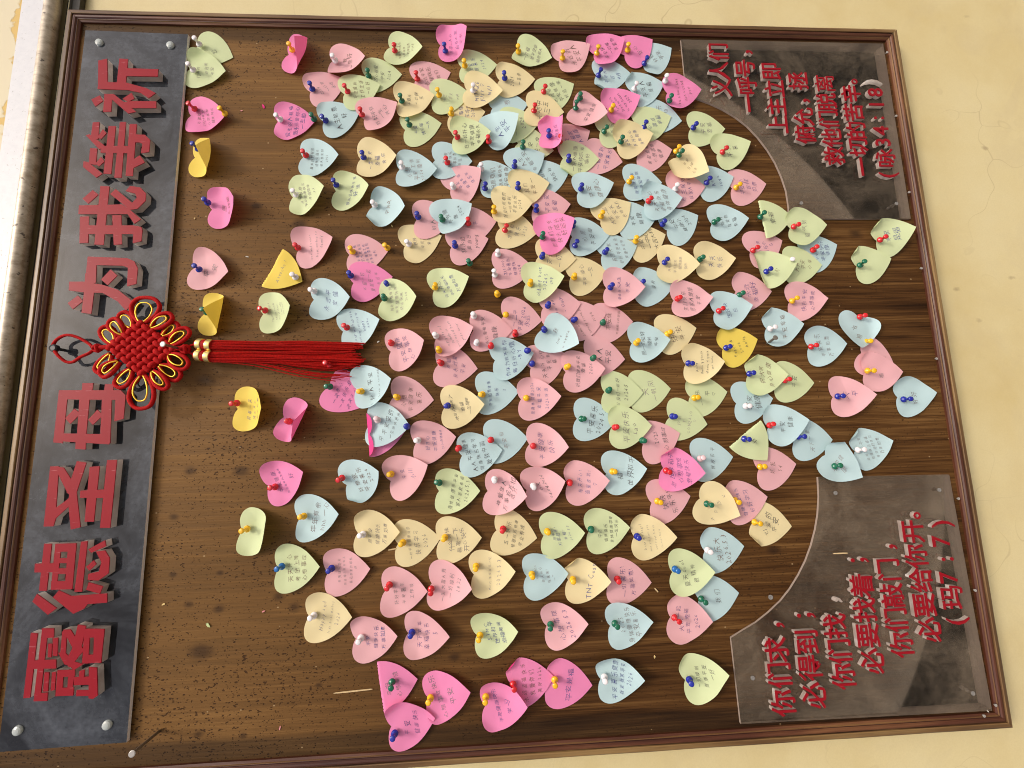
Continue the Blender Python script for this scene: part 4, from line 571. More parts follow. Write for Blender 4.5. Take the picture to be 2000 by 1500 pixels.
def mat_acrylic(name, tint, dust_refl, dust_refl_amt, rough=0.03, scratch=True):
    """clear sheet: see-through with a glossy skin and a film of dust"""
    m, nt, b = new_mat(name)
    L = nt.links
    nt.nodes.remove(b)
    out = nt.nodes['Material Output']
    tr = nt.nodes.new('ShaderNodeBsdfTransparent')
    tr.inputs['Color'].default_value = (*tint, 1)
    gl = nt.nodes.new('ShaderNodeBsdfGlossy')
    gl.inputs['Roughness'].default_value = rough
    gl.inputs['Color'].default_value = (1, 1, 1, 1)
    fr = nt.nodes.new('ShaderNodeFresnel')
    fr.inputs['IOR'].default_value = 1.33
    df = nt.nodes.new('ShaderNodeBsdfDiffuse')
    df.inputs['Color'].default_value = (*dust_refl, 1)
    v = tex_coord(nt, (1, 1, 1))
    n = noise(nt, v, 9, 6, 0.65, 0.8)
    n2 = noise(nt, tex_coord(nt, (90, 90, 14)), 1.0, 4, 0.7)
    n3 = noise(nt, v, 160, 2, 0.5)
    d = math_n(nt, 'MULTIPLY', rampf(nt, n, 0.36, 0.68, 0.10, 1.7), math_n(nt, 'ADD', math_n(nt, 'MULTIPLY', n2, 0.7), math_n(nt, 'MULTIPLY', n3, 0.9)))  # dusty blotches double as painted cloud-like reflections
    d = math_n(nt, 'MULTIPLY', d, dust_refl_amt)
    # a few old glue smears
    sm = rampf(nt, noise(nt, v, 26, 5, 0.75, 1.2), 0.68, 0.74, 0.0, 0.35)
    d = math_n(nt, 'MINIMUM', math_n(nt, 'ADD', d, math_n(nt, 'MULTIPLY', sm, 1.0 if scratch else 0.0)), 0.9)
    m1 = nt.nodes.new('ShaderNodeMixShader')
    L.new(d, m1.inputs[0])
    L.new(tr.outputs[0], m1.inputs[1])
    L.new(df.outputs[0], m1.inputs[2])
    m2 = nt.nodes.new('ShaderNodeMixShader')
    L.new(fr.outputs[0], m2.inputs[0])
    L.new(m1.outputs[0], m2.inputs[1])
    L.new(gl.outputs[0], m2.inputs[2])
    L.new(m2.outputs[0], out.inputs['Surface'])
    return m

def mat_red_face():
    m, nt, b = new_mat('red_acrylic_face')
    L = nt.links
    v = tex_coord(nt, (1, 1, 1))
    n = noise(nt, v, 30, 5, 0.7)
    s = noise(nt, tex_coord(nt, (260, 260, 40)), 1.0, 3, 0.7)
    col = mix(nt, rampf(nt, n, 0.35, 0.7, 0, 0.5), (0.285, 0.004, 0.012), (0.25, 0.007, 0.016))
    col = mix(nt, rampf(nt, s, 0.66, 0.74, 0, 0.45), col, (0.55, 0.22, 0.24))
    L.new(col, b.inputs['Base Color'])
    b.inputs['Roughness'].default_value = 0.42
    b.inputs['Specular IOR Level'].default_value = 0.15
    return m

def mat_metal_pipe():
    m, nt, b = new_mat('spotted_metal_pipe')
    L = nt.links
    v = tex_coord(nt, (30, 90, 90))
    n = noise(nt, v, 1.0, 5, 0.7)
    sp = noise(nt, tex_coord(nt, (70, 130, 130)), 1.0, 2)
    col = ramp(nt, n, [(0.35, (0.34, 0.28, 0.20)), (0.6, (0.58, 0.51, 0.40))])
    col = mix(nt, rampf(nt, sp, 0.66, 0.70, 0, 0.85), col, (0.07, 0.055, 0.05))
    L.new(col, b.inputs['Base Color'])
    b.inputs['Metallic'].default_value = 0.35
    L.new(rampf(nt, n, 0.3, 0.7, 0.28, 0.5), b.inputs['Roughness'])
    bump(nt, b, n, 0.2, 0.001)
    return m

def mat_white_paint():
    m, nt, b = new_mat('white_painted_trim')
    L = nt.links
    v = tex_coord(nt, (1, 1, 1))
    n = noise(nt, v, 90, 4, 0.7)
    sp = noise(nt, v, 240, 2)
    col = mix(nt, rampf(nt, n, 0.4, 0.7, 0, 0.5), (0.66, 0.67, 0.69), (0.55, 0.57, 0.60))
    col = mix(nt, rampf(nt, sp, 0.68, 0.72, 0, 0.6), col, (0.33, 0.32, 0.30))
    L.new(col, b.inputs['Base Color'])
    b.inputs['Roughness'].default_value = 0.45
    return m

def mat_cord(name, col, rough, scale=900):
    m, nt, b = new_mat(name)
    L = nt.links
    v = tex_coord(nt, (1, 1, 1))
    n = noise(nt, v, scale, 2, 0.6)
    c = mix(nt, rampf(nt, n, 0.35, 0.65, 0, 1), col, tuple(x * 0.62 for x in col))
    L.new(c, b.inputs['Base Color'])
    b.inputs['Roughness'].default_value = rough
    b.inputs['Specular IOR Level'].default_value = 0.15
    bump(nt, b, n, 0.5, 0.0006)
    return m

def mat_block():
    m, nt, b = new_mat('clear_letter_block')
    n = noise(nt, tex_coord(nt, (1, 1, 1)), 55, 4, 0.7)
    nt.links.new(ramp(nt, n, [(0.35, (0.42, 0.34, 0.29)), (0.55, (0.60, 0.53, 0.47)), (0.68, (0.85, 0.83, 0.80))]), b.inputs['Base Color'])
    b.inputs['Roughness'].default_value = 0.25
    tr = nt.nodes.new('ShaderNodeBsdfTranslucent')
    tr.inputs['Color'].default_value = (0.95, 0.90, 0.85, 1)
    mx = nt.nodes.new('ShaderNodeMixShader')
    mx.inputs[0].default_value = 0.6
    nt.links.new(b.outputs[0], mx.inputs[1])
    nt.links.new(tr.outputs[0], mx.inputs[2])
    nt.links.new(mx.outputs[0], nt.nodes['Material Output'].inputs['Surface'])
    return m

M_WOOD = mat_wood_board()
M_FRAME = mat_frame()
M_WALL = mat_wall()
PAPER = {
    'P': mat_paper('pale_pink_paper', (0.83, 0.355, 0.355), (0.84, 0.47, 0.50)),
    'H': mat_paper('hot_pink_paper', (0.90, 0.095, 0.32), (0.90, 0.28, 0.52)),
    'G': mat_paper('pale_green_paper', (0.60, 0.71, 0.35), (0.68, 0.77, 0.44)),
    'B': mat_paper('pale_blue_paper', (0.42, 0.63, 0.63), (0.55, 0.74, 0.76)),
    'Y': mat_paper('cream_yellow_paper', (0.83, 0.65, 0.30), (0.86, 0.74, 0.42)),
    'S': mat_paper('bright_yellow_paper', (0.93, 0.66, 0.055), (0.93, 0.72, 0.13)),
}
PLAST = {
    'b': simple('blue_pin_plastic', (0.012, 0.022, 0.30), 0.22),
    'r': simple('red_pin_plastic', (0.62, 0.016, 0.022), 0.22),
    'y': simple('yellow_pin_plastic', (0.85, 0.47, 0.010), 0.25),
    'g': simple('green_pin_plastic', (0.006, 0.13, 0.065), 0.22),
    'w': simple('white_pin_plastic', (0.80, 0.77, 0.78), 0.22),
    'c': simple('sky_blue_pin_plastic', (0.012, 0.13, 0.40), 0.2),
    'q': simple('pinkish_white_pin_plastic', (0.74, 0.55, 0.57), 0.25),
}
for _m in PLAST.values():
    _b = _m.node_tree.nodes['Principled BSDF']
    _b.inputs['Coat Weight'].default_value = 0.4
    _b.inputs['Coat Roughness'].default_value = 0.12
M_STEEL = simple('bright_steel', (0.55, 0.54, 0.52), 0.3, 1.0)
M_SCREW = simple('dull_screw_zinc', (0.26, 0.25, 0.235), 0.4, 0.3)
M_NAIL = simple('dull_nail_steel', (0.22, 0.20, 0.17), 0.45, 0.5)
M_NAILW = simple('worn_nail_head', (0.40, 0.38, 0.35), 0.45, 0.3)
M_INK = [simple(n, c, 0.6) for n, c in (('black_ink', (0.070, 0.066, 0.070)), ('blue_ink', (0.070, 0.080, 0.24)), ('grey_ink', (0.19, 0.165, 0.165)), ('violet_ink', (0.13, 0.075, 0.20)), ('faint_pencil', (0.30, 0.25, 0.24)), ('brown_ink', (0.17, 0.10, 0.07)))]
M_TITLE = mat_acrylic('grey_title_acrylic', (0.10, 0.10, 0.11), (0.36, 0.40, 0.46), 0.13, 0.02)
M_VERSE = mat_acrylic('dusty_verse_acrylic', (0.93, 0.89, 0.84), (0.34, 0.265, 0.185), 0.22, 0.02)
M_EDGE = simple('frosted_acrylic_edge', (0.86, 0.84, 0.84), 0.2)
M_EDGEB = simple('grubby_acrylic_edge', (0.34, 0.27, 0.22), 0.3)
M_BLOCK = mat_block()
M_RED = mat_red_face()
M_PIPE = mat_metal_pipe()
M_WHITE = mat_white_paint()
M_CORD = mat_cord('red_cord', (0.50, 0.006, 0.006), 0.75)
M_GOLD = simple('gold_thread', (0.85, 0.55, 0.04), 0.35, 0.5)
M_FOIL = simple('gold_foil_band', (0.82, 0.62, 0.22), 0.28, 0.85)
M_SILK = mat_cord('red_silk_thread', (0.48, 0.010, 0.006), 0.6, 400)
M_WIRE = simple('pale_wire', (0.55, 0.50, 0.32), 0.5)
M_DARK = simple('dark_rubber', (0.02, 0.02, 0.022), 0.5)
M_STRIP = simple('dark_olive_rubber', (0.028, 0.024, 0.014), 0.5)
M_SPLINT = simple('bare_wood_splinter', (0.62, 0.46, 0.24), 0.7)

# ------------------------------------------------------------------ mesh helpers
def mesh_obj(name, verts, faces, mat, parent=None, smooth=False):
    me = bpy.data.meshes.new(name)
    me.from_pydata([tuple(map(float, v)) for v in verts], [], faces)
    if smooth:
        me.polygons.foreach_set('use_smooth', [True] * len(me.polygons))
    if mat:
        me.materials.append(mat)
    me.update()
    o = bpy.data.objects.new(name, me)
    COLL.objects.link(o)
    if parent:
        o.parent = parent
    return o

def tag(o, label=None, cat=None, group=None, kind=None):
    if label: o['label'] = label
    if cat: o['category'] = cat
    if group: o['group'] = group
    if kind: o['kind'] = kind
    return o

def empty(name, loc):
    o = bpy.data.objects.new(name, None)
    o.empty_display_size = 0.02
    COLL.objects.link(o)
    o.location = loc
    bpy.context.view_layer.update()
    return o

def adopt(o, parent):
    """parent while keeping the place the mesh was built in"""
    o.parent = parent
    o.matrix_parent_inverse = Matrix.Translation(-Vector(parent.location))
    return o

def box_data(x0, x1, y0, y1, z0, z1):
    v = [(x, y, z) for x in (x0, x1) for y in (y0, y1) for z in (z0, z1)]
    f = [(0, 1, 3, 2), (4, 6, 7, 5), (0, 4, 5, 1), (2, 3, 7, 6), (0, 2, 6, 4), (1, 5, 7, 3)]
    return v, f

def lathe_data(profile, seg=14):
    v, f = [], []
    for r, z in profile:
        for k in range(seg):
            a = 2 * math.pi * k / seg
            v.append((r * math.cos(a), r * math.sin(a), z))
    n = len(profile)
    for i in range(n - 1):
        for k in range(seg):
            k2 = (k + 1) % seg
            f.append((i * seg + k, i * seg + k2, (i + 1) * seg + k2, (i + 1) * seg + k))
    f.append(tuple(range(seg))[::-1])
    f.append(tuple((n - 1) * seg + k for k in range(seg)))
    return v, f

def tube_data(pts, r, seg=8, closed=False, flat=1.0, taper=None):
    P = [Vector(p) for p in pts]
    n = len(P)
    v, f = [], []
    prev = None
    for i in range(n):
        if closed:
            t = P[(i + 1) % n] - P[i - 1]
        else:
            t = P[min(i + 1, n - 1)] - P[max(i - 1, 0)]
        t = t.normalized() if t.length > 1e-9 else Vector((1, 0, 0))
        up = Vector((0, -1, 0))
        a = t.cross(up)
        if a.length < 1e-4:
            a = t.cross(Vector((1, 0, 0)))
        a.normalize()
        b2 = a.cross(t).normalized()
        rr = r * (taper[i] if taper else 1.0)
        for k in range(seg):
            q = 2 * math.pi * k / seg
            v.append(P[i] + a * (rr * math.cos(q)) + b2 * (rr * flat * math.sin(q)))
    m = n if closed else n - 1
    for i in range(m):
        j = (i + 1) % n
        for k in range(seg):
            k2 = (k + 1) % seg
            f.append((i * seg + k, i * seg + k2, j * seg + k2, j * seg + k))
    if not closed:
        f.append(tuple(range(seg))[::-1])
        f.append(tuple((n - 1) * seg + k for k in range(seg)))
    return v, f

def catmull(pts, sub=6, closed=False):
    P = [Vector(p) for p in pts]
    n = len(P)
    out = []
    rngi = range(n) if closed else range(n - 1)
    for i in rngi:
        p0 = P[(i - 1) % n] if closed or i > 0 else P[0]
        p1, p2 = P[i], P[(i + 1) % n]
        p3 = P[(i + 2) % n] if closed or i + 2 < n else P[-1]
        for s in range(sub):
            t = s / sub
            out.append(0.5 * ((2 * p1) + (p2 - p0) * t + (2 * p0 - 5 * p1 + 4 * p2 - p3) * t * t + (3 * p1 - p0 - 3 * p2 + p3) * t ** 3))
    if not closed:
        out.append(P[-1])
    return out

def slab_from_tris(verts2, tris, h0, h1):
    """2D triangles (x,z) -> closed slab between heights h0 (back) and h1 (front)"""
    n = len(verts2)
    V = [(x, -h1, z) for x, z in verts2] + [(x, -h0, z) for x, z in verts2]
    F = []
    edges = {}
    for t in tris:
        a, b, c = t
        ar = (verts2[b][0] - verts2[a][0]) * (verts2[c][1] - verts2[a][1]) - (verts2[c][0] - verts2[a][0]) * (verts2[b][1] - verts2[a][1])
        if ar < 0:
            t = (a, c, b)
        F.append(tuple(t))
        F.append((t[0] + n, t[2] + n, t[1] + n))
        for i in range(len(t)):
            e = (t[i], t[(i + 1) % len(t)])
            edges[e] = 1
    for (a, b) in edges:
        if (b, a) not in edges:
            F.append((b, a, a + n, b + n))
    return V, F

def union_polys(polys):
    pts, faces = [], []
    for p in polys:
        b = len(pts)
        ar = sum(p[i][0] * p[(i + 1) % len(p)][1] - p[(i + 1) % len(p)][0] * p[i][1] for i in range(len(p)))
        q = p if ar > 0 else p[::-1]
        pts += [Vector((x, z)) for x, z in q]
        faces.append(list(range(b, b + len(q))))
    r = delaunay_2d_cdt(pts, [], faces, 0, 1e-6)
    v2 = [(p.x, p.y) for p in r[0]]
    return v2, [tuple(f) for f, src in zip(r[2], r[5]) if len(src)]

# ------------------------------------------------------------------ glyphs from Blender's built-in font
def load_glyphs(chars, offset, res):
    objs = {}
    for ch in chars:
        cu = bpy.data.curves.new('glyph', 'FONT')
        cu.body = ch
        cu.size = 1.0
        cu.offset = offset
        cu.resolution_u = res
        cu.fill_mode = 'FRONT'
        o = bpy.data.objects.new('glyph', cu)
        COLL.objects.link(o)
        objs[ch] = o
    bpy.context.view_layer.update()
    dg = bpy.context.evaluated_depsgraph_get()
    out = {}
    for ch, o in objs.items():
        me = o.evaluated_get(dg).to_mesh()
        n = len(me.vertices)
        co = np.zeros(n * 3)
        me.vertices.foreach_get('co', co)
        me.calc_loop_triangles()
        tr = np.zeros(len(me.loop_triangles) * 3, dtype=np.int32)
        me.loop_triangles.foreach_get('vertices', tr)
        out[ch] = (co.reshape(-1, 3)[:, :2].copy(), tr.reshape(-1, 3).copy())
        o.evaluated_get(dg).to_mesh_clear()
    for o in objs.values():
        cu = o.data
        bpy.data.objects.remove(o)
        bpy.data.curves.remove(cu)
    return out

# ------------------------------------------------------------------ the wall
WALL_Y = 0.022
v, f = box_data(-4, 4, WALL_Y, WALL_Y + 0.2, -0.2, 4.2)
wall = tag(mesh_obj('wall', v, f, M_WALL), kind='structure')

v, f = box_data(-30, 30, -40, WALL_Y + 0.1, -0.15, 0.0)  # unseen ground sheet, added to bounce light onto down-facing surfaces
M_ADDED_GROUND = simple('worn_paving', (0.20, 0.185, 0.16), 0.8)
added_ground = tag(mesh_obj('ground', v, f, M_ADDED_GROUND), kind='structure')

# white trim, metal pipe and wire that run over the board
def runs_along(name, u_off, half_w, y0, y1, mat, **k):
    zc = ZC + BH / 2 + u_off
    v, f = box_data(-2.5, 2.5, y0, y1, zc - half_w, zc + half_w)
    return mesh_obj(name, v, f, mat)
trim = runs_along('wall_trim', 0.0845, 0.0175, -0.002, WALL_Y - 0.001, M_WHITE)
tag(trim, 'flat white painted wall trim running above the metal pipe', 'trim')
pv, pf = lathe_data([(0.0108, -2.5), (0.0108, -1.0), (0.0108, 0.0), (0.0108, 1.0), (0.0108, 2.5)], 32)
pipe = mesh_obj('metal_pipe', pv, pf, M_PIPE, smooth=True)
pipe.matrix_world = Matrix.Translation((0, 0.002, ZC + BH / 2 + 0.0555)) @ Matrix.Rotation(math.radians(90), 4, 'Y')
tag(pipe, 'spotted champagne metal pipe running along above the wooden frame', 'pipe')
strip = runs_along('rubber_strip', 0.0325, 0.0105, 0.012, WALL_Y - 0.001, M_STRIP)  # dark box standing in for the shade in this gap
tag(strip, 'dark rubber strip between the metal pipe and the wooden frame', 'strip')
wp = [(x, 0.0095 + 0.0008 * math.sin(x * 9), ZC + BH / 2 + 0.0368 + 0.0006 * math.sin(x * 5)) for x in np.linspace(-2, 2, 60)]
v, f = tube_data(wp, 0.0008, 6)
wire = tag(mesh_obj('wire', v, f, M_WIRE, smooth=True), 'thin pale wire stretched along the dark rubber strip', 'wire')

# ------------------------------------------------------------------ the notice board
board = empty('notice_board', (0, WALL_Y, ZC))
tag(board, 'large worn brown wooden notice board in a moulded frame', 'notice board')
v, f = box_data(-BW / 2 - 0.012, BW / 2 + 0.012, 0.0, WALL_Y - 0.002, -BH / 2 - 0.012, BH / 2 + 0.012)
bk = mesh_obj('backing_board', v, f, M_WOOD)
bk.location = (0, 0, ZC)
adopt(bk, board)
FW = 0.033   # design width of the moulding, scaled by FS
FS, FHS = 0.60, 0.64
PROF = [(0.0, -0.0005), (0.0, 0.0050), (0.0040, 0.0075), (0.0050, 0.0095), (0.0062, 0.0098), (0.0068, 0.0085), (0.0076, 0.0098), (0.0095, 0.0122), (0.0130, 0.0130), (0.0160, 0.0122), (0.0168, 0.0105), (0.0178, 0.0106), (0.0186, 0.0136), (0.0200, 0.0146), (0.0270, 0.0140), (0.0310, 0.0125), (FW, 0.0105), (FW, -0.0205), (0.013, -0.0205), (0.013, -0.0005)]
def rail(length, rot):
    hl = length / 2
    v, f = [], []
    n = len(PROF)
    K = 24
    for i in range(K + 1):
        for (w, h) in PROF:
            w, h = w * FS, (h * FHS if h > 0 else h)
            t = -1 + 2 * i / K
            e = (hl + w - 0.0003)
            jit = 0.00025 * math.sin(i * 2.3 + w * 900) if 0 < i < K else 0
            v.append((t * e, w + jit, h))
    for i in range(K):
        for k in range(n):
            k2 = (k + 1) % n
            f.append((i * n + k, (i + 1) * n + k, (i + 1) * n + k2, i * n + k2))
    f.append(tuple(range(n)))
    f.append(tuple(K * n + k for k in range(n))[::-1])
    o = mesh_obj('frame_rail', v, f, M_FRAME)
    return o
# rail local axes: X along, Y outward, Z towards the viewer
def place_rail(o, along, outward, centre):
    a, b2 = Vector(along), Vector(outward)
    c = Vector((0, -1, 0))
    m = Matrix((a, b2, c)).transposed().to_4x4()
    m.translation = Vector(centre)
    o.matrix_world = m
    mw = m.copy()
    o.parent = board
    o.matrix_parent_inverse = Matrix.Translation(-Vector(board.location))
    o.matrix_basis = mw
place_rail(rail(BW, 0), (-1, 0, 0), (0, 0, 1), (0, 0, ZC + BH / 2))
place_rail(rail(BW, 0), (1, 0, 0), (0, 0, -1), (0, 0, ZC - BH / 2))
place_rail(rail(BH, 0), (0, 0, 1), (1, 0, 0), (BW / 2, 0, ZC))
place_rail(rail(BH, 0), (0, 0, -1), (-1, 0, 0), (-BW / 2, 0, ZC))
nv, nf = lathe_data([(0.0016, -0.003), (0.0030, 0.0), (0.0031, 0.0007), (0.0022, 0.0010), (0.0012, 0.0006)], 10)
def front_lathe(name, vf, mat, x, z, h, parent, sc=1.0):
    v, f = vf
    vv = [(x + a * sc, -(h + c * sc), z + b * sc) for a, b, c in v]
    ff = [tuple(q[::-1]) for q in f]
    o = mesh_obj(name, vv, ff, mat, smooth=False)
    adopt(o, parent)
    return o
for (x, z) in FRAME_NAILS:
    front_lathe('nail_head', (nv, nf), M_NAILW, x, z, 0.0086, board, 0.7)
front_lathe('screw_head', (nv, nf), M_SCREW, BOARD_SCREW[0], BOARD_SCREW[1], 0.0006, board, 1.2)

# ------------------------------------------------------------------ signs
all_verse = sorted({c for c, *_ in VERSE_A + VERSE_B})
VG = load_glyphs(all_verse, 0.010, 2)
VG0 = load_glyphs(all_verse, 0.0, 2)
def g_area(g):
    p, t = g
    a, b, c = p[t[:, 0]], p[t[:, 1]], p[t[:, 2]]
    return float(np.abs((b[:, 0] - a[:, 0]) * (c[:, 1] - a[:, 1]) - (c[:, 0] - a[:, 0]) * (b[:, 1] - a[:, 1])).sum() / 2)
for ch in all_verse:
    if g_area(VG[ch]) < 1.10 * g_area(VG0[ch]):
        VG[ch] = VG0[ch]


def sheet(name, pts, h0, h1, mat, parent, edge=None):
    v2, tr = union_polys([pts])
    V, F = slab_from_tris(v2, tr, h0, h1)
    o = mesh_obj(name, V, F, mat)
    o.data.materials.append(edge or M_EDGE)
    for p in o.data.polygons:
        if abs(p.normal.y) < 0.5:
            p.material_index = 1
    return adopt(o, parent)

def letter(parent, v2, tr, h0, h1, red=True):
    V, F = slab_from_tris(v2, tr, h0, h1 - 0.0012)
    # the sheet behind and the face in front close the block: only its walls are needed
    blk = mesh_obj('letter', V, F, M_BLOCK)
    adopt(blk, parent)
    if red:
        V, F = slab_from_tris(v2, tr, h1 - 0.0011, h1)
        fc = mesh_obj('red_face', V, F, M_RED)
        fc.parent = blk
    return blk

title = empty('title_sign', (TITLE_PANEL[0][0] * 0.5 + TITLE_PANEL[2][0] * 0.5, 0, TITLE_PANEL[0][1]))
tag(title, 'tall dark acrylic title sign reading 露德圣母为我等祈 in thick red letters', 'sign')
sheet('acrylic_sheet', TITLE_PANEL, 0.003, 0.008, M_TITLE, title)
for ch, polys in TITLE_LETTERS:
    v2, tr = union_polys(polys)
    letter(title, v2, tr, 0.0082, 0.0185)
cv, cf = lathe_data([(0.0065, -0.004), (0.0068, 0.001), (0.0060, 0.0028), (0.0038, 0.0040), (0.0012, 0.0044)], 16)
M_CAP = simple('clear_screw_cap', (0.42, 0.46, 0.44), 0.12)
for (x, z) in TITLE_SCREWS:
    front_lathe('screw_cap', (cv, cf), M_CAP, x, z, 0.0082, title, 0.95)

def verse_sign(name, panel, letters, screws, label, em, missing):
    cx = sum(p[0] for p in panel) / len(panel)
    cz = sum(p[1] for p in panel) / len(panel)
    e = empty(name, (cx, 0, cz))
    tag(e, label, 'sign', 'clear verse signs')
    sheet('acrylic_sheet', panel, 0.0008, 0.0045, M_VERSE, e, M_EDGEB)
    for i, (ch, x, z, _) in enumerate(letters):
        g, tr = VG[ch]
        if ch in '，。；:()':
            c = (g.max(0) + g.min(0)) / 2
        elif ch in '一':
            c = np.array([0.5, 0.36])
        else:
            c = (g.max(0) + g.min(0)) / 2
        s = em * (0.9 if ch in '，。；' else 1.0)
        sx = s * (1.0 if ch in '，。；:()' else 0.98)
        v2 = [((p[0] - c[0]) * sx + x, (p[1] - c[1]) * s * 1.04 + z) for p in g]
        letter(e, v2, [tuple(int(q) for q in t) for t in tr], 0.0047, 0.0118, i not in missing)
    for (x, z) in screws:
        front_lathe('screw_head', (nv, nf), M_SCREW, x, z, 0.0047, e, 1.05)
    return e
verse_sign('verse_sign', PANEL_A, VERSE_A, SCREWS_A, 'clear corner sign with red verse letters, overlapped by a hot pink note', 0.0385, {33})
verse_sign('verse_sign', PANEL_B, VERSE_B, SCREWS_B, 'clear corner sign with red verse letters and a wood splinter on it', 0.0385, {11})

# ------------------------------------------------------------------ heart notes
LNT = 0.0636
WID = LNT / 0.91
half = [(1.0, 0), (0.938, 0.078), (0.855, 0.172), (0.755, 0.270), (0.645, 0.356), (0.53, 0.424), (0.42, 0.470), (0.32, 0.495), (0.235, 0.5), (0.155, 0.486), (0.085, 0.447), (0.032, 0.387), (0.005, 0.308), (0.0, 0.222), (0.014, 0.140), (0.040, 0.065), (0.085, 0)]
hc = [(p.x, p.y) for p in catmull([(a, b, 0) for a, b in half], 2)]
OUT = np.array(hc + [(a, -b) for a, b in hc[::-1][1:-1]])
OUT = np.c_[(OUT[:, 0] - 0.09) * WID, OUT[:, 1] * WID]
RINGS = 13
CEN = np.array([0.40 * WID, 0.0])
hv = [CEN]
for r in range(1, RINGS + 1):
    t = r / RINGS
    # inner rings blend to a round outline so that no crease starts at the notch
    circ = CEN + (OUT - CEN) * 0
    for p in OUT:
        d = p - CEN
        L = np.linalg.norm(d)
        rad = L * t * (t ** 0.6) + 0.42 * WID * t * (1 - t ** 0.6)
        rad = min(rad, L * t) if t < 1 else L
        hv.append(CEN + d / L * rad)
HV = np.array(hv)
nO = len(OUT)
HF = []
for k in range(nO):
    HF.append((0, 1 + k, 1 + (k + 1) % nO))
for r in range(1, RINGS):
    a, b2 = 1 + (r - 1) * nO, 1 + r * nO
    for k in range(nO):
        k2 = (k + 1) % nO
        HF.append((a + k, b2 + k, b2 + k2, a + k2))

def bend(P, d, o, R, th):
    """roll everything beyond the line  p.d = o  onto a cylinder of radius R"""
    d = np.array(d, float)
    d /= np.linalg.norm(d)
    s = P[:, :2] @ d - o
    m = s > 0
    back = -1.0 if th < 0 else 1.0
    th = abs(th)
    ang = np.minimum(s / R, th)
    along = R * np.sin(ang) + (s - R * ang) * np.cos(ang)
    up = R * (1 - np.cos(ang)) + (s - R * ang) * np.sin(ang)
    Q = P.copy()
    Q[m, :2] += np.outer((along - s)[m], d)
    Q[m, 2] += up[m] * back
    if back < 0:
        Q[:, 2] += 2.3 * R
    return Q

def make_bends(curl, lift, covered, seed):
    r = random.Random(seed)
    B = []
    for c in curl.split():
        sgn = -1 if c in 'Uu' else 1
        if c in 'UL':
            B.append(((-0.62, 0.78 * sgn), 0.0150, 0.0045, math.radians(158)))
        elif c in 'ul':
            B.append(((-0.70, 0.71 * sgn), 0.0115, 0.0150, math.radians(62)))
        elif c == 'K':
            B.append(((-1, 0.0), -0.0100, 0.0011, -math.radians(174)))
        elif c == 'F':
            B.append(((-1, 0.0), -0.0100, 0.0035, math.radians(166)))
        elif c == 'f':
            B.append(((-1, 0.05), -0.0060, 0.0090, math.radians(75)))
        elif c[0] == 'T':
            a = math.radians(float(c[1:]))
            rad = 0.016 if a > 1.4 else 0.03
            B.append(((1, r.uniform(-.12, .12)), 0.016 if a > 1.2 else 0.012, rad, a))
    if lift > 0.5:
        ph = math.radians(lift)
        B.append(((1, r.uniform(-.2, .2)), 0.010, (LNT - 0.010) / (2 * ph), 2 * ph))
    if not covered and 'F' not in curl and 'K' not in curl:
        if r.random() < 0.8:
            B.append(((-0.45, r.choice((-1, 1))), 0.012, r.uniform(0.022, 0.045), math.radians(r.uniform(25, 48))))
        if r.random() < 0.6:
            B.append(((r.uniform(-.1, .4), r.choice((-1, 1))), r.uniform(0.010, 0.018), 0.04, math.radians(r.uniform(18, 38))))
        if r.random() < 0.4:
            q = r.uniform(-1.3, 1.3)
            B.append(((math.cos(q), math.sin(q)), r.uniform(0.006, 0.026), 0.0012, math.radians(r.uniform(6, 15))))
    return B

def shape(P2, B, covered, seed):
    P = np.c_[P2, np.zeros(len(P2))]
    for b in B:
        P = bend(P, *b)
    r = random.Random(seed * 7 + 1)
    a = 0.00025 if covered else 0.0007
    p1, p2 = r.uniform(0, 6), r.uniform(0, 6)
    P[:, 2] += a * (np.sin(P2[:, 0] * 130 + p1) * np.cos(P2[:, 1] * 110 + p2) + 1)
    # the dimple where the pin draws the paper to the board
    P[:, 2] += (0.0012 if not covered else 0.0003) * (1 - np.exp(-((P2[:, 0] - 0.002) ** 2 + P2[:, 1] ** 2) / 0.012 ** 2))
    return P

used = set()
for n_ in NOTES:
    used |= set(n_[9])
used -= set('| ')
GL = load_glyphs(sorted(used), -0.011, 1)
GLW = {}
for ch, (g, tr) in GL.items():
    GLW[ch] = float(g[:, 0].max()) if len(g) else 0.4

def heart_half_width(x):
    a = x / WID + 0.09
    xs = [p[0] for p in half][::-1]
    ys = [p[1] for p in half][::-1]
    best = 0.0
    for i in range(len(half) - 1):
        x0, y0 = half[i]
        x1, y1 = half[i + 1]
        if min(x0, x1) <= a <= max(x0, x1) and abs(x1 - x0) > 1e-6:
            best = max(best, y0 + (y1 - y0) * (a - x0) / (x1 - x0))
    return best * WID

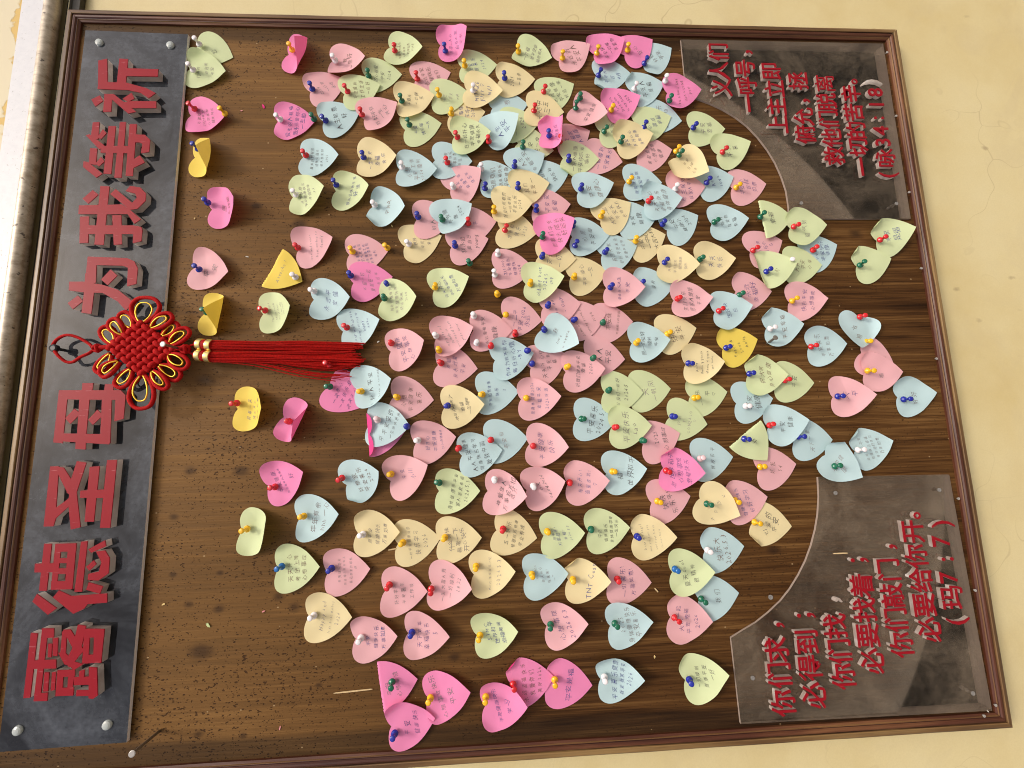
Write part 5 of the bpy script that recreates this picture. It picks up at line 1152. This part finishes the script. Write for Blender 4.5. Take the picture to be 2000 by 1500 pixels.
def handwriting(text, seed):
    """2D triangles in note space"""
    r = random.Random(seed * 13 + 5)
    lines = [l for l in text.split('|') if l]
    if not lines:
        return None
    n = len(lines)
    x0, x1 = (0.012, 0.046) if n > 2 else (0.015, 0.042)
    pitch = (x1 - x0) / n
    slant = r.uniform(-0.26, 0.22)
    hand = r.uniform(0.78, 1.12)      # this writer's size, stretch, lean and unsteadiness
    stretch = r.uniform(0.78, 1.12)
    lean = r.uniform(-0.15, 0.40)
    shaky = r.uniform(0.06, 0.22)
    gap = r.uniform(0.0, 0.16)
    VV, TT = [], []
    base = 0
    for i, l in enumerate(lines):
        xc = x0 + pitch * (i + 0.5)
        wid = [(GLW[c] * 0.55 + 0.25) if ord(c) < 0x2000 else 1.0 for c in l if True] if False else []
        wid = []
        for c in l:
            if c == ' ':
                wid.append(0.35)
            elif ord(c) < 0x2000:
                wid.append(GLW[c] + 0.08)
            else:
                wid.append(1.02)
        tot = sum(wid)
        avail = 2 * heart_half_width(xc) * 0.80
        size = min(pitch * (0.86 if n > 1 else 0.55), avail / max(tot, 1.5), 0.0115) * 1.04
        size *= r.uniform(0.9, 1.0) * hand
        # text runs towards -y in note space
        pos = tot * size / 2 + r.uniform(-0.5, 0.5) * max(0, avail - tot * size) * 0.35
        drift = r.uniform(-0.05, 0.05) + slant
        p0 = pos
        for c, w in zip(l, wid):
            if c != ' ':
                g, tr = GL[c]
                if len(g):
                    a = r.uniform(-shaky, shaky)
                    s = size * r.uniform(0.74, 1.02)
                    sh = lean + r.uniform(-0.08, 0.08)
                    gx = (g[:, 0] - (0.5 * w if ord(c) >= 0x2000 else 0)) * stretch
                    gy = g[:, 1] - 0.36
                    gx = gx + gy * sh
                    rx = gx * math.cos(a) - gy * math.sin(a)
                    ry = gx * math.sin(a) + gy * math.cos(a)
                    off = 0.5 * w if ord(c) >= 0x2000 else 0
                    yy = pos - (rx + off) * s - r.uniform(-.05, .05) * size
                    xx = xc - ry * s + (p0 - pos) * drift + r.uniform(-.09, .09) * size
                    VV.append(np.c_[xx, yy])
                    TT.append(tr + base)
                    base += len(g)
            pos -= w * size
    if not VV:
        return None
    return np.vstack(VV), np.vstack(TT)

PIN_PROF = [(0.0036, 0.0), (0.0043, 0.0003), (0.0047, 0.0010), (0.0046, 0.0020), (0.0037, 0.0030), (0.0025, 0.0037), (0.0020, 0.0050), (0.0019, 0.0070), (0.0023, 0.0086), (0.0031, 0.0096), (0.0036, 0.0104), (0.0037, 0.0114), (0.0033, 0.0122), (0.0020, 0.0126), (0.0006, 0.0127)]
PIN_MESH = {}
pv_, pf_ = lathe_data([(a * 1.12, b * 1.2) for a, b in PIN_PROF], 14)
for k_, mt in PLAST.items():
    me = bpy.data.meshes.new('push_pin')
    me.from_pydata(pv_, [], pf_)
    me.polygons.foreach_set('use_smooth', [True] * len(me.polygons))
    me.materials.append(mt)
    PIN_MESH[k_] = me
nv_, nf_ = lathe_data([(0.0001, -0.010), (0.00055, -0.0085), (0.00055, 0.0005)], 8)
NEEDLE = bpy.data.meshes.new('needle')
NEEDLE.from_pydata(nv_, [], nf_)
NEEDLE.materials.append(M_STEEL)
PIN_NAME = {'b': 'blue', 'r': 'red', 'y': 'yellow', 'g': 'green', 'w': 'white', 'c': 'sky blue', 'q': 'pinkish white'}
prnd = random.Random(3)
def push_pin(c, x, z, h, label, tilt=None):
    """h is the height of the flange above the board"""
    o = bpy.data.objects.new('push_pin', PIN_MESH[c])
    COLL.objects.link(o)
    t = tilt or (prnd.gauss(0, 0.10), prnd.gauss(0, 0.10) + 0.04)
    axis = Vector((t[0], -1, t[1])).normalized()
    o.rotation_mode = 'QUATERNION'
    o.rotation_quaternion = axis.to_track_quat('Z', 'Y')
    o.location = (x, -h, z)
    nd = bpy.data.objects.new('needle', NEEDLE)
    COLL.objects.link(nd)
    nd.parent = o
    tag(o, label, 'push pin', 'push pins in the notice board')
    return o

notes_made = 0
for i, (c, x, z, ang, h, lift, cov, curl, pins, text, label) in enumerate(NOTES):
    B = make_bends(curl, lift, cov, i)
    P = shape(HV, B, cov, i)
    P[:, 2] = np.maximum(P[:, 2], 0.0) + h
    a = math.radians(ang)
    # board axes: u (down) and v (towards -x)
    e1 = np.array([-math.sin(a), 0, -math.cos(a)])
    e2 = np.array([-math.cos(a), 0, math.sin(a)])
    nn = np.array([0, -1.0, 0])
    W3 = np.outer(P[:, 0], e1) + np.outer(P[:, 1], e2) + np.outer(P[:, 2], nn)
    o = mesh_obj('heart_note', W3, HF, PAPER[c], smooth=True)
    o.location = (x, 0, z)
    tag(o, label, 'note', 'heart notes pinned on the board')
    hw = handwriting(text, i)
    if hw:
        V2, T2 = hw
        Q = shape(V2, B, cov, i)
        e = 1e-4
        Qx = shape(V2 + [e, 0], B, cov, i)
        Qy = shape(V2 + [0, e], B, cov, i)
        nr = np.cross(Qx - Q, Qy - Q)
        nr /= np.linalg.norm(nr, axis=1)[:, None] + 1e-12
        Q[:, 2] = np.maximum(Q[:, 2], 0.0) + h
        Q = Q + nr * 0.00028
        Wt = np.outer(Q[:, 0], e1) + np.outer(Q[:, 1], e2) + np.outer(Q[:, 2], nn)
        t = mesh_obj('handwriting', Wt, [tuple(int(q) for q in tt[::-1]) for tt in T2], M_INK[random.Random(i * 3 + 1).choice([0, 0, 1, 2, 2, 4, 5] if c not in 'PH' else [1, 3, 2, 3, 5, 0])])
        t.parent = o
    for j, (pc, px, pz) in enumerate(pins):
        rest = re.sub(r' (under [a-z -]*?pins?|without a visible pin)\b', '', label)
        lb = PIN_NAME[pc] + ' push pin in ' + rest
        if len(pins) > 1:
            dn = [math.hypot(q[1] - x, q[2] - z) for q in pins]
            where = ' push pin at the notch of ' if dn[j] == min(dn) else ' push pin off the notch of '
            lb = PIN_NAME[pc] + where + label.replace(' under ', ' held by ').replace(' heart note', ' note')
            if len(lb.split()) > 16:
                lb = re.sub(r'( pins) .*', r'\1', lb)
            if len(lb.split()) > 16:
                lb = re.sub(r' held by .*', '', lb)
        if len(lb.split()) > 16:
            lb = lb.replace(' heart note', ' note')
        dd = (W3[:, 0] + x - px) ** 2 + (W3[:, 2] + z - pz) ** 2
        kk = np.argsort(dd)[:4]
        hs = float(np.min(-W3[kk, 1])) if math.sqrt(dd[kk[0]]) < 0.006 else h
        push_pin(pc, px, pz, min(hs, h + 0.006) + prnd.uniform(0.0022, 0.0045), lb)

push_pin('y', LOOSE_PINS[0][1], LOOSE_PINS[0][2], 0.004, 'yellow push pin stuck alone in bare wood beside no note')
push_pin('r', LOOSE_PINS[1][1], LOOSE_PINS[1][2], 0.010, 'red push pin caught among the loose ends of the tassel')

# ------------------------------------------------------------------ long nails
def nail(b0, hd, height, r, label, mat_head):
    p0 = Vector((b0[0], 0.012, b0[1]))
    p1 = Vector((hd[0], -height, hd[1]))
    d = (p1 - p0).normalized()
    L = (p1 - p0).length
    v, f = lathe_data([(r * 0.75, 0.0), (r * 0.75, L - 0.002), (r * 0.8, L - 0.0015)], 12)
    o = mesh_obj('nail', v, f, M_NAIL, smooth=True)
    o.rotation_mode = 'QUATERNION'
    o.rotation_quaternion = d.to_track_quat('Z', 'Y')
    o.location = p0
    v, f = lathe_data([(r * 0.8, L - 0.0016), (r * 1.55, L - 0.0012), (r * 1.6, L - 0.0004), (r * 1.2, L)], 16)
    hdn = mesh_obj('nail_head', v, f, mat_head)
    hdn.parent = o
    return tag(o, label, 'nail', 'long nails standing out of the board')
nail(*NAILS[0], 'long bare nail standing out of empty wood beside the title sign', M_NAILW)
nail(*NAILS[1], 'long nail with bright head pushed through the red knot', M_NAILW)
nail(*NAILS[2], 'short dark nail through a pale blue heart note', M_NAIL)

# ------------------------------------------------------------------ red knot ornament with tassels
knot = empty('knot_ornament', (KNOT_C[0], -0.026, KNOT_C[1]))
tag(knot, 'red woven cord knot ornament with gold loops and two long tassels', 'ornament')
def kpart(name, vf, mat, parent=None):
    o = mesh_obj(name, vf[0], vf[1], mat, smooth=True)
    if parent is None:
        return adopt(o, knot)
    o.parent = parent
    return o
HK = 0.026
left, top, right_, bot = [Vector((p[0], p[1])) for p in KNOT_CORNERS]
NC = 7
RC = 0.0040
for fam in range(2):
    for k in range(NC):
        t = (k + 0.5) / NC
        if fam == 0:      # parallel to left-top / bottom-right
            a, b2 = left.lerp(bot, t), top.lerp(right_, t)
        else:
            a, b2 = left.lerp(top, t), bot.lerp(right_, t)
        pts = []
        for s in range(NC * 4 + 1):
            q = s / (NC * 4)
            p = a.lerp(b2, q)
            ph = (q * NC - 0.5)
            hgt = math.cos(math.pi * ph) * (1 if (k % 2 == 0) else -1) * (1 if fam == 0 else -1)
            endf = min(1.0, min(q, 1 - q) * 10)
            pts.append((p.x, -(HK + 0.0025 * hgt * endf), p.y))
        kpart('cord', tube_data(pts, RC, 8, flat=0.8), M_CORD)
krnd = random.Random(8)
for bi, (b0, tp, w) in enumerate(KNOT_LOOPS):
    b0, tp = Vector(b0), Vector(tp)
    d = tp - b0
    n2 = Vector((-d.y, d.x)).normalized()
    big = bi < 2
    def loop_pts(sc, wsc, h):
        P = []
        dd = d * sc
        ww = w * wsc
        for (s, q) in ((0.0, -0.10), (0.30, -0.40), (0.66, -0.50), (0.93, -0.32), (1.0, 0.0), (0.93, 0.32), (0.66, 0.50), (0.30, 0.40), (0.0, 0.10)):
            p = b0 + dd * s + n2 * (ww * q)
            P.append((p.x, -(h + 0.004 * math.sin(3.14 * s * 0.8) * (1 if bi % 2 else -0.6)), p.y))
        return catmull(P, 4)
    lp = kpart('loop', tube_data(loop_pts(1.0, 0.95, HK - 0.001), 0.0030, 8), M_CORD)
    gp = kpart('gold_loop', tube_data(loop_pts(0.80 if not big else 0.78, 0.55, HK + 0.0015), 0.0011, 6), M_GOLD, lp)
kpart('hanging_loop', tube_data([(p.x, -HK + 0.004 + 0.0015 * math.sin(i * .3), p.y) for i, p in enumerate(catmull([(a, b2, 0) for a, b2 in KNOT_HANG], 5))], 0.0022, 8), M_CORD)
for (bx, bz), rr in zip(KNOT_BALLS, (0.0062, 0.0075)):
    for k in range(3):
        ring = []
        ax = Vector((0, 1, 0)) if k == 0 else (Vector((1, 0.5, 0.3)) if k == 1 else Vector((0.3, 0.5, -1)))
        rot = ax.to_track_quat('Z', 'Y')
        for s in range(18):
            q = 2 * math.pi * s / 18
            ring.append(Vector((bx, -HK, bz)) + rot @ Vector((rr * 0.75 * math.cos(q), rr * 0.75 * math.sin(q), 0)))
        kpart('cord_wrap', tube_data(ring, 0.0024, 7, closed=True), M_CORD)
bx, bz = KNOT_BALLS[0]
kpart('cord', tube_data(catmull([(bx - 0.0, -HK, bz), ((bx + left.x) / 2, -HK - 0.001, (bz + left.y) / 2), (left.x, -HK, left.y - 0.006)], 4), 0.0034, 8), M_CORD)
bx, bz = KNOT_BALLS[1]
kpart('cord', tube_data(catmull([(right_.x, -HK, right_.y + 0.006), ((bx + right_.x) / 2, -HK - 0.001, (bz + right_.y) / 2), (bx, -HK, bz)], 4), 0.0034, 8), M_CORD)
trnd = random.Random(21)
for ti, ((c0, c1), (ea, eb)) in enumerate(zip(TASSELS, TASSEL_END)):
    p0, p1 = Vector((c0[0], -0.022, c0[1])), Vector((c1[0], -0.022, c1[1]))
    kpart('tassel_cord', tube_data(catmull([(bx, -HK, bz), ((bx + p0.x) / 2 + (0.002 if ti == 0 else -0.002), -0.024, (bz + p0.z) / 2), tuple(p0.lerp(p1, 0.1))], 4), 0.0016, 7), M_CORD)
    ts = kpart('tassel', tube_data([p0.lerp(p1, s) for s in (-0.06, 0.02, 0.06, 0.5, 0.97, 1.0)], 0.0086, 18, taper=[0.55, 0.86, 0.95, 0.97, 1.0, 0.98]), M_SILK)
    for s0, s1 in ((0.10, 0.40), (0.66, 0.98)):
        kpart('gold_band', tube_data([p0.lerp(p1, s) for s in (s0, s0 + .02, s1 - .02, s1)], 0.0091, 18, taper=[0.98, 1.0, 1.0, 0.98]), M_FOIL, ts)
    E0, E1 = Vector((ea[0], -0.011, ea[1])), Vector((eb[0], -0.011, eb[1]))
    V, F = [], []
    for k in range(110):
        a = trnd.uniform(0, 2 * math.pi)
        rad = 0.0082 * math.sqrt(trnd.random())
        side = Vector((math.cos(a) * rad, math.sin(a) * rad * 0.75, 0))
        s0 = p1 + side
        q = 0.5 - math.cos(a) * 0.5 * (rad / 0.0082)
        q = min(1, max(0, q + trnd.gauss(0, 0.10)))
        e_ = E0.lerp(E1, q)
        e_ = e_ + Vector((trnd.gauss(0, 0.0022), trnd.uniform(-0.004, 0.0065), trnd.uniform(-0.010, 0.020) + (0.03 * trnd.random() ** 4)))
        if ti == 1 and trnd.random() < 0.16:
            e_ = e_ + Vector((-0.010 - 0.012 * trnd.random(), 0.003, 0.004))
        m1 = s0.lerp(e_, 0.33) + Vector((trnd.gauss(0, .0008), trnd.gauss(0, .0008), 0))
        m2 = s0.lerp(e_, 0.70) + Vector((trnd.gauss(0, .0015), trnd.gauss(0, .0010), 0))
        m1.x = m1.x * 0.6 + (p1.x + side.x) * 0.4
        vv, ff = tube_data(catmull([s0, m1, m2, e_], 3), 0.00072, 4)
        b_ = len(V)
        V += vv
        F += [tuple(q2 + b_ for q2 in t) for t in ff]
    fr = mesh_obj('fringe', V, F, M_SILK)
    fr.parent = ts
    fr['kind'] = 'stuff'
hk = (KNOT_HOOK[0], KNOT_HOOK[1])
v, f = lathe_data([(0.0022, -0.012), (0.0022, 0.010), (0.0055, 0.011), (0.0058, 0.016), (0.0045, 0.0175), (0.003, 0.0170)], 16)
hook = mesh_obj('screw', [(a, -c, b2) for a, b2, c in v], [q[::-1] for q in f], M_DARK, smooth=False)
hook.location = (hk[0], -0.008, hk[1])
tag(hook, 'dark screw through the title sign holding the cord loop of the ornament', 'screw')

# ------------------------------------------------------------------ crumbs left on the board
srnd = random.Random(14)
M_SCRAP = dict(PAPER)
M_SCRAP['W'] = simple('white_scrap', (0.72, 0.70, 0.62), 0.7)
SC_LAB = ['torn hot pink paper crumb on bare wood', 'tiny pale pink paper crumb close to the title sign', 'thin yellow paper shred under a curled hot pink note', 'small white crumb above the Attache note', 'tiny pink paper crumb above a pale blue note', 'pale green paper shred on bare wood', 'thin yellow paper shred on pitted wood', 'small cream crumb beside a folded pale blue note', 'small cream crumb right under a pale blue note', 'small cream crumb on bare wood beside a pale green note', 'tiny pink crumb near the lower rail', 'white crumb lying on the corner of a clear verse sign', 'white speck beside a pale blue note', 'tiny pink speck on bare pitted wood']
for k, (x, z, c) in enumerate(SCRAPS):
    n = 6
    L = 0.0045 if c in 'GH' else srnd.uniform(0.002, 0.0035)
    a0 = srnd.uniform(0, 3.1)
    top_, bt = [], []
    for q in range(n):
        t = 2 * math.pi * q / n
        px, pz = L * math.cos(t) * srnd.uniform(.7, 1.2), L * 0.4 * math.sin(t) * srnd.uniform(.7, 1.3)
        px, pz = px * math.cos(a0) - pz * math.sin(a0), px * math.sin(a0) + pz * math.cos(a0)
        hh = srnd.uniform(0.0006, 0.0018)
        top_.append((px, -hh, pz))
        bt.append((px, -hh + 0.0006, pz))
    hb = 0.0048 if k == 11 else 0.0
    o = mesh_obj('paper_crumb', top_ + bt, [tuple(range(n)), tuple(range(2 * n - 1, n - 1, -1))] + [(q, q + n, (q + 1) % n + n, (q + 1) % n) for q in range(n)], M_SCRAP[c])
    o.location = (x, -hb, z)
    tag(o, SC_LAB[k], 'crumb', 'paper crumbs left on the board')
SP_LAB = ['long pale wood splinter behind a hot pink note', 'pale splinter between two cream yellow notes', 'tiny pale splinter below a pale pink note', 'pale splinter lying on a clear verse sign']
for k, (a, b2) in enumerate(SPLINTERS):
    hh = 0.0058 if k == 3 else 0.0012
    v, f = tube_data([Vector((a[0], -hh, a[1])).lerp(Vector((b2[0], -hh, b2[1])), s) for s in (0, .1, .35, .7, .95, 1)], 0.0011, 6, taper=[.3, .8, 1, .9, .8, .4])
    tag(mesh_obj('wood_splinter', v, f, M_SPLINT), SP_LAB[k], 'splinter', 'wood splinters')
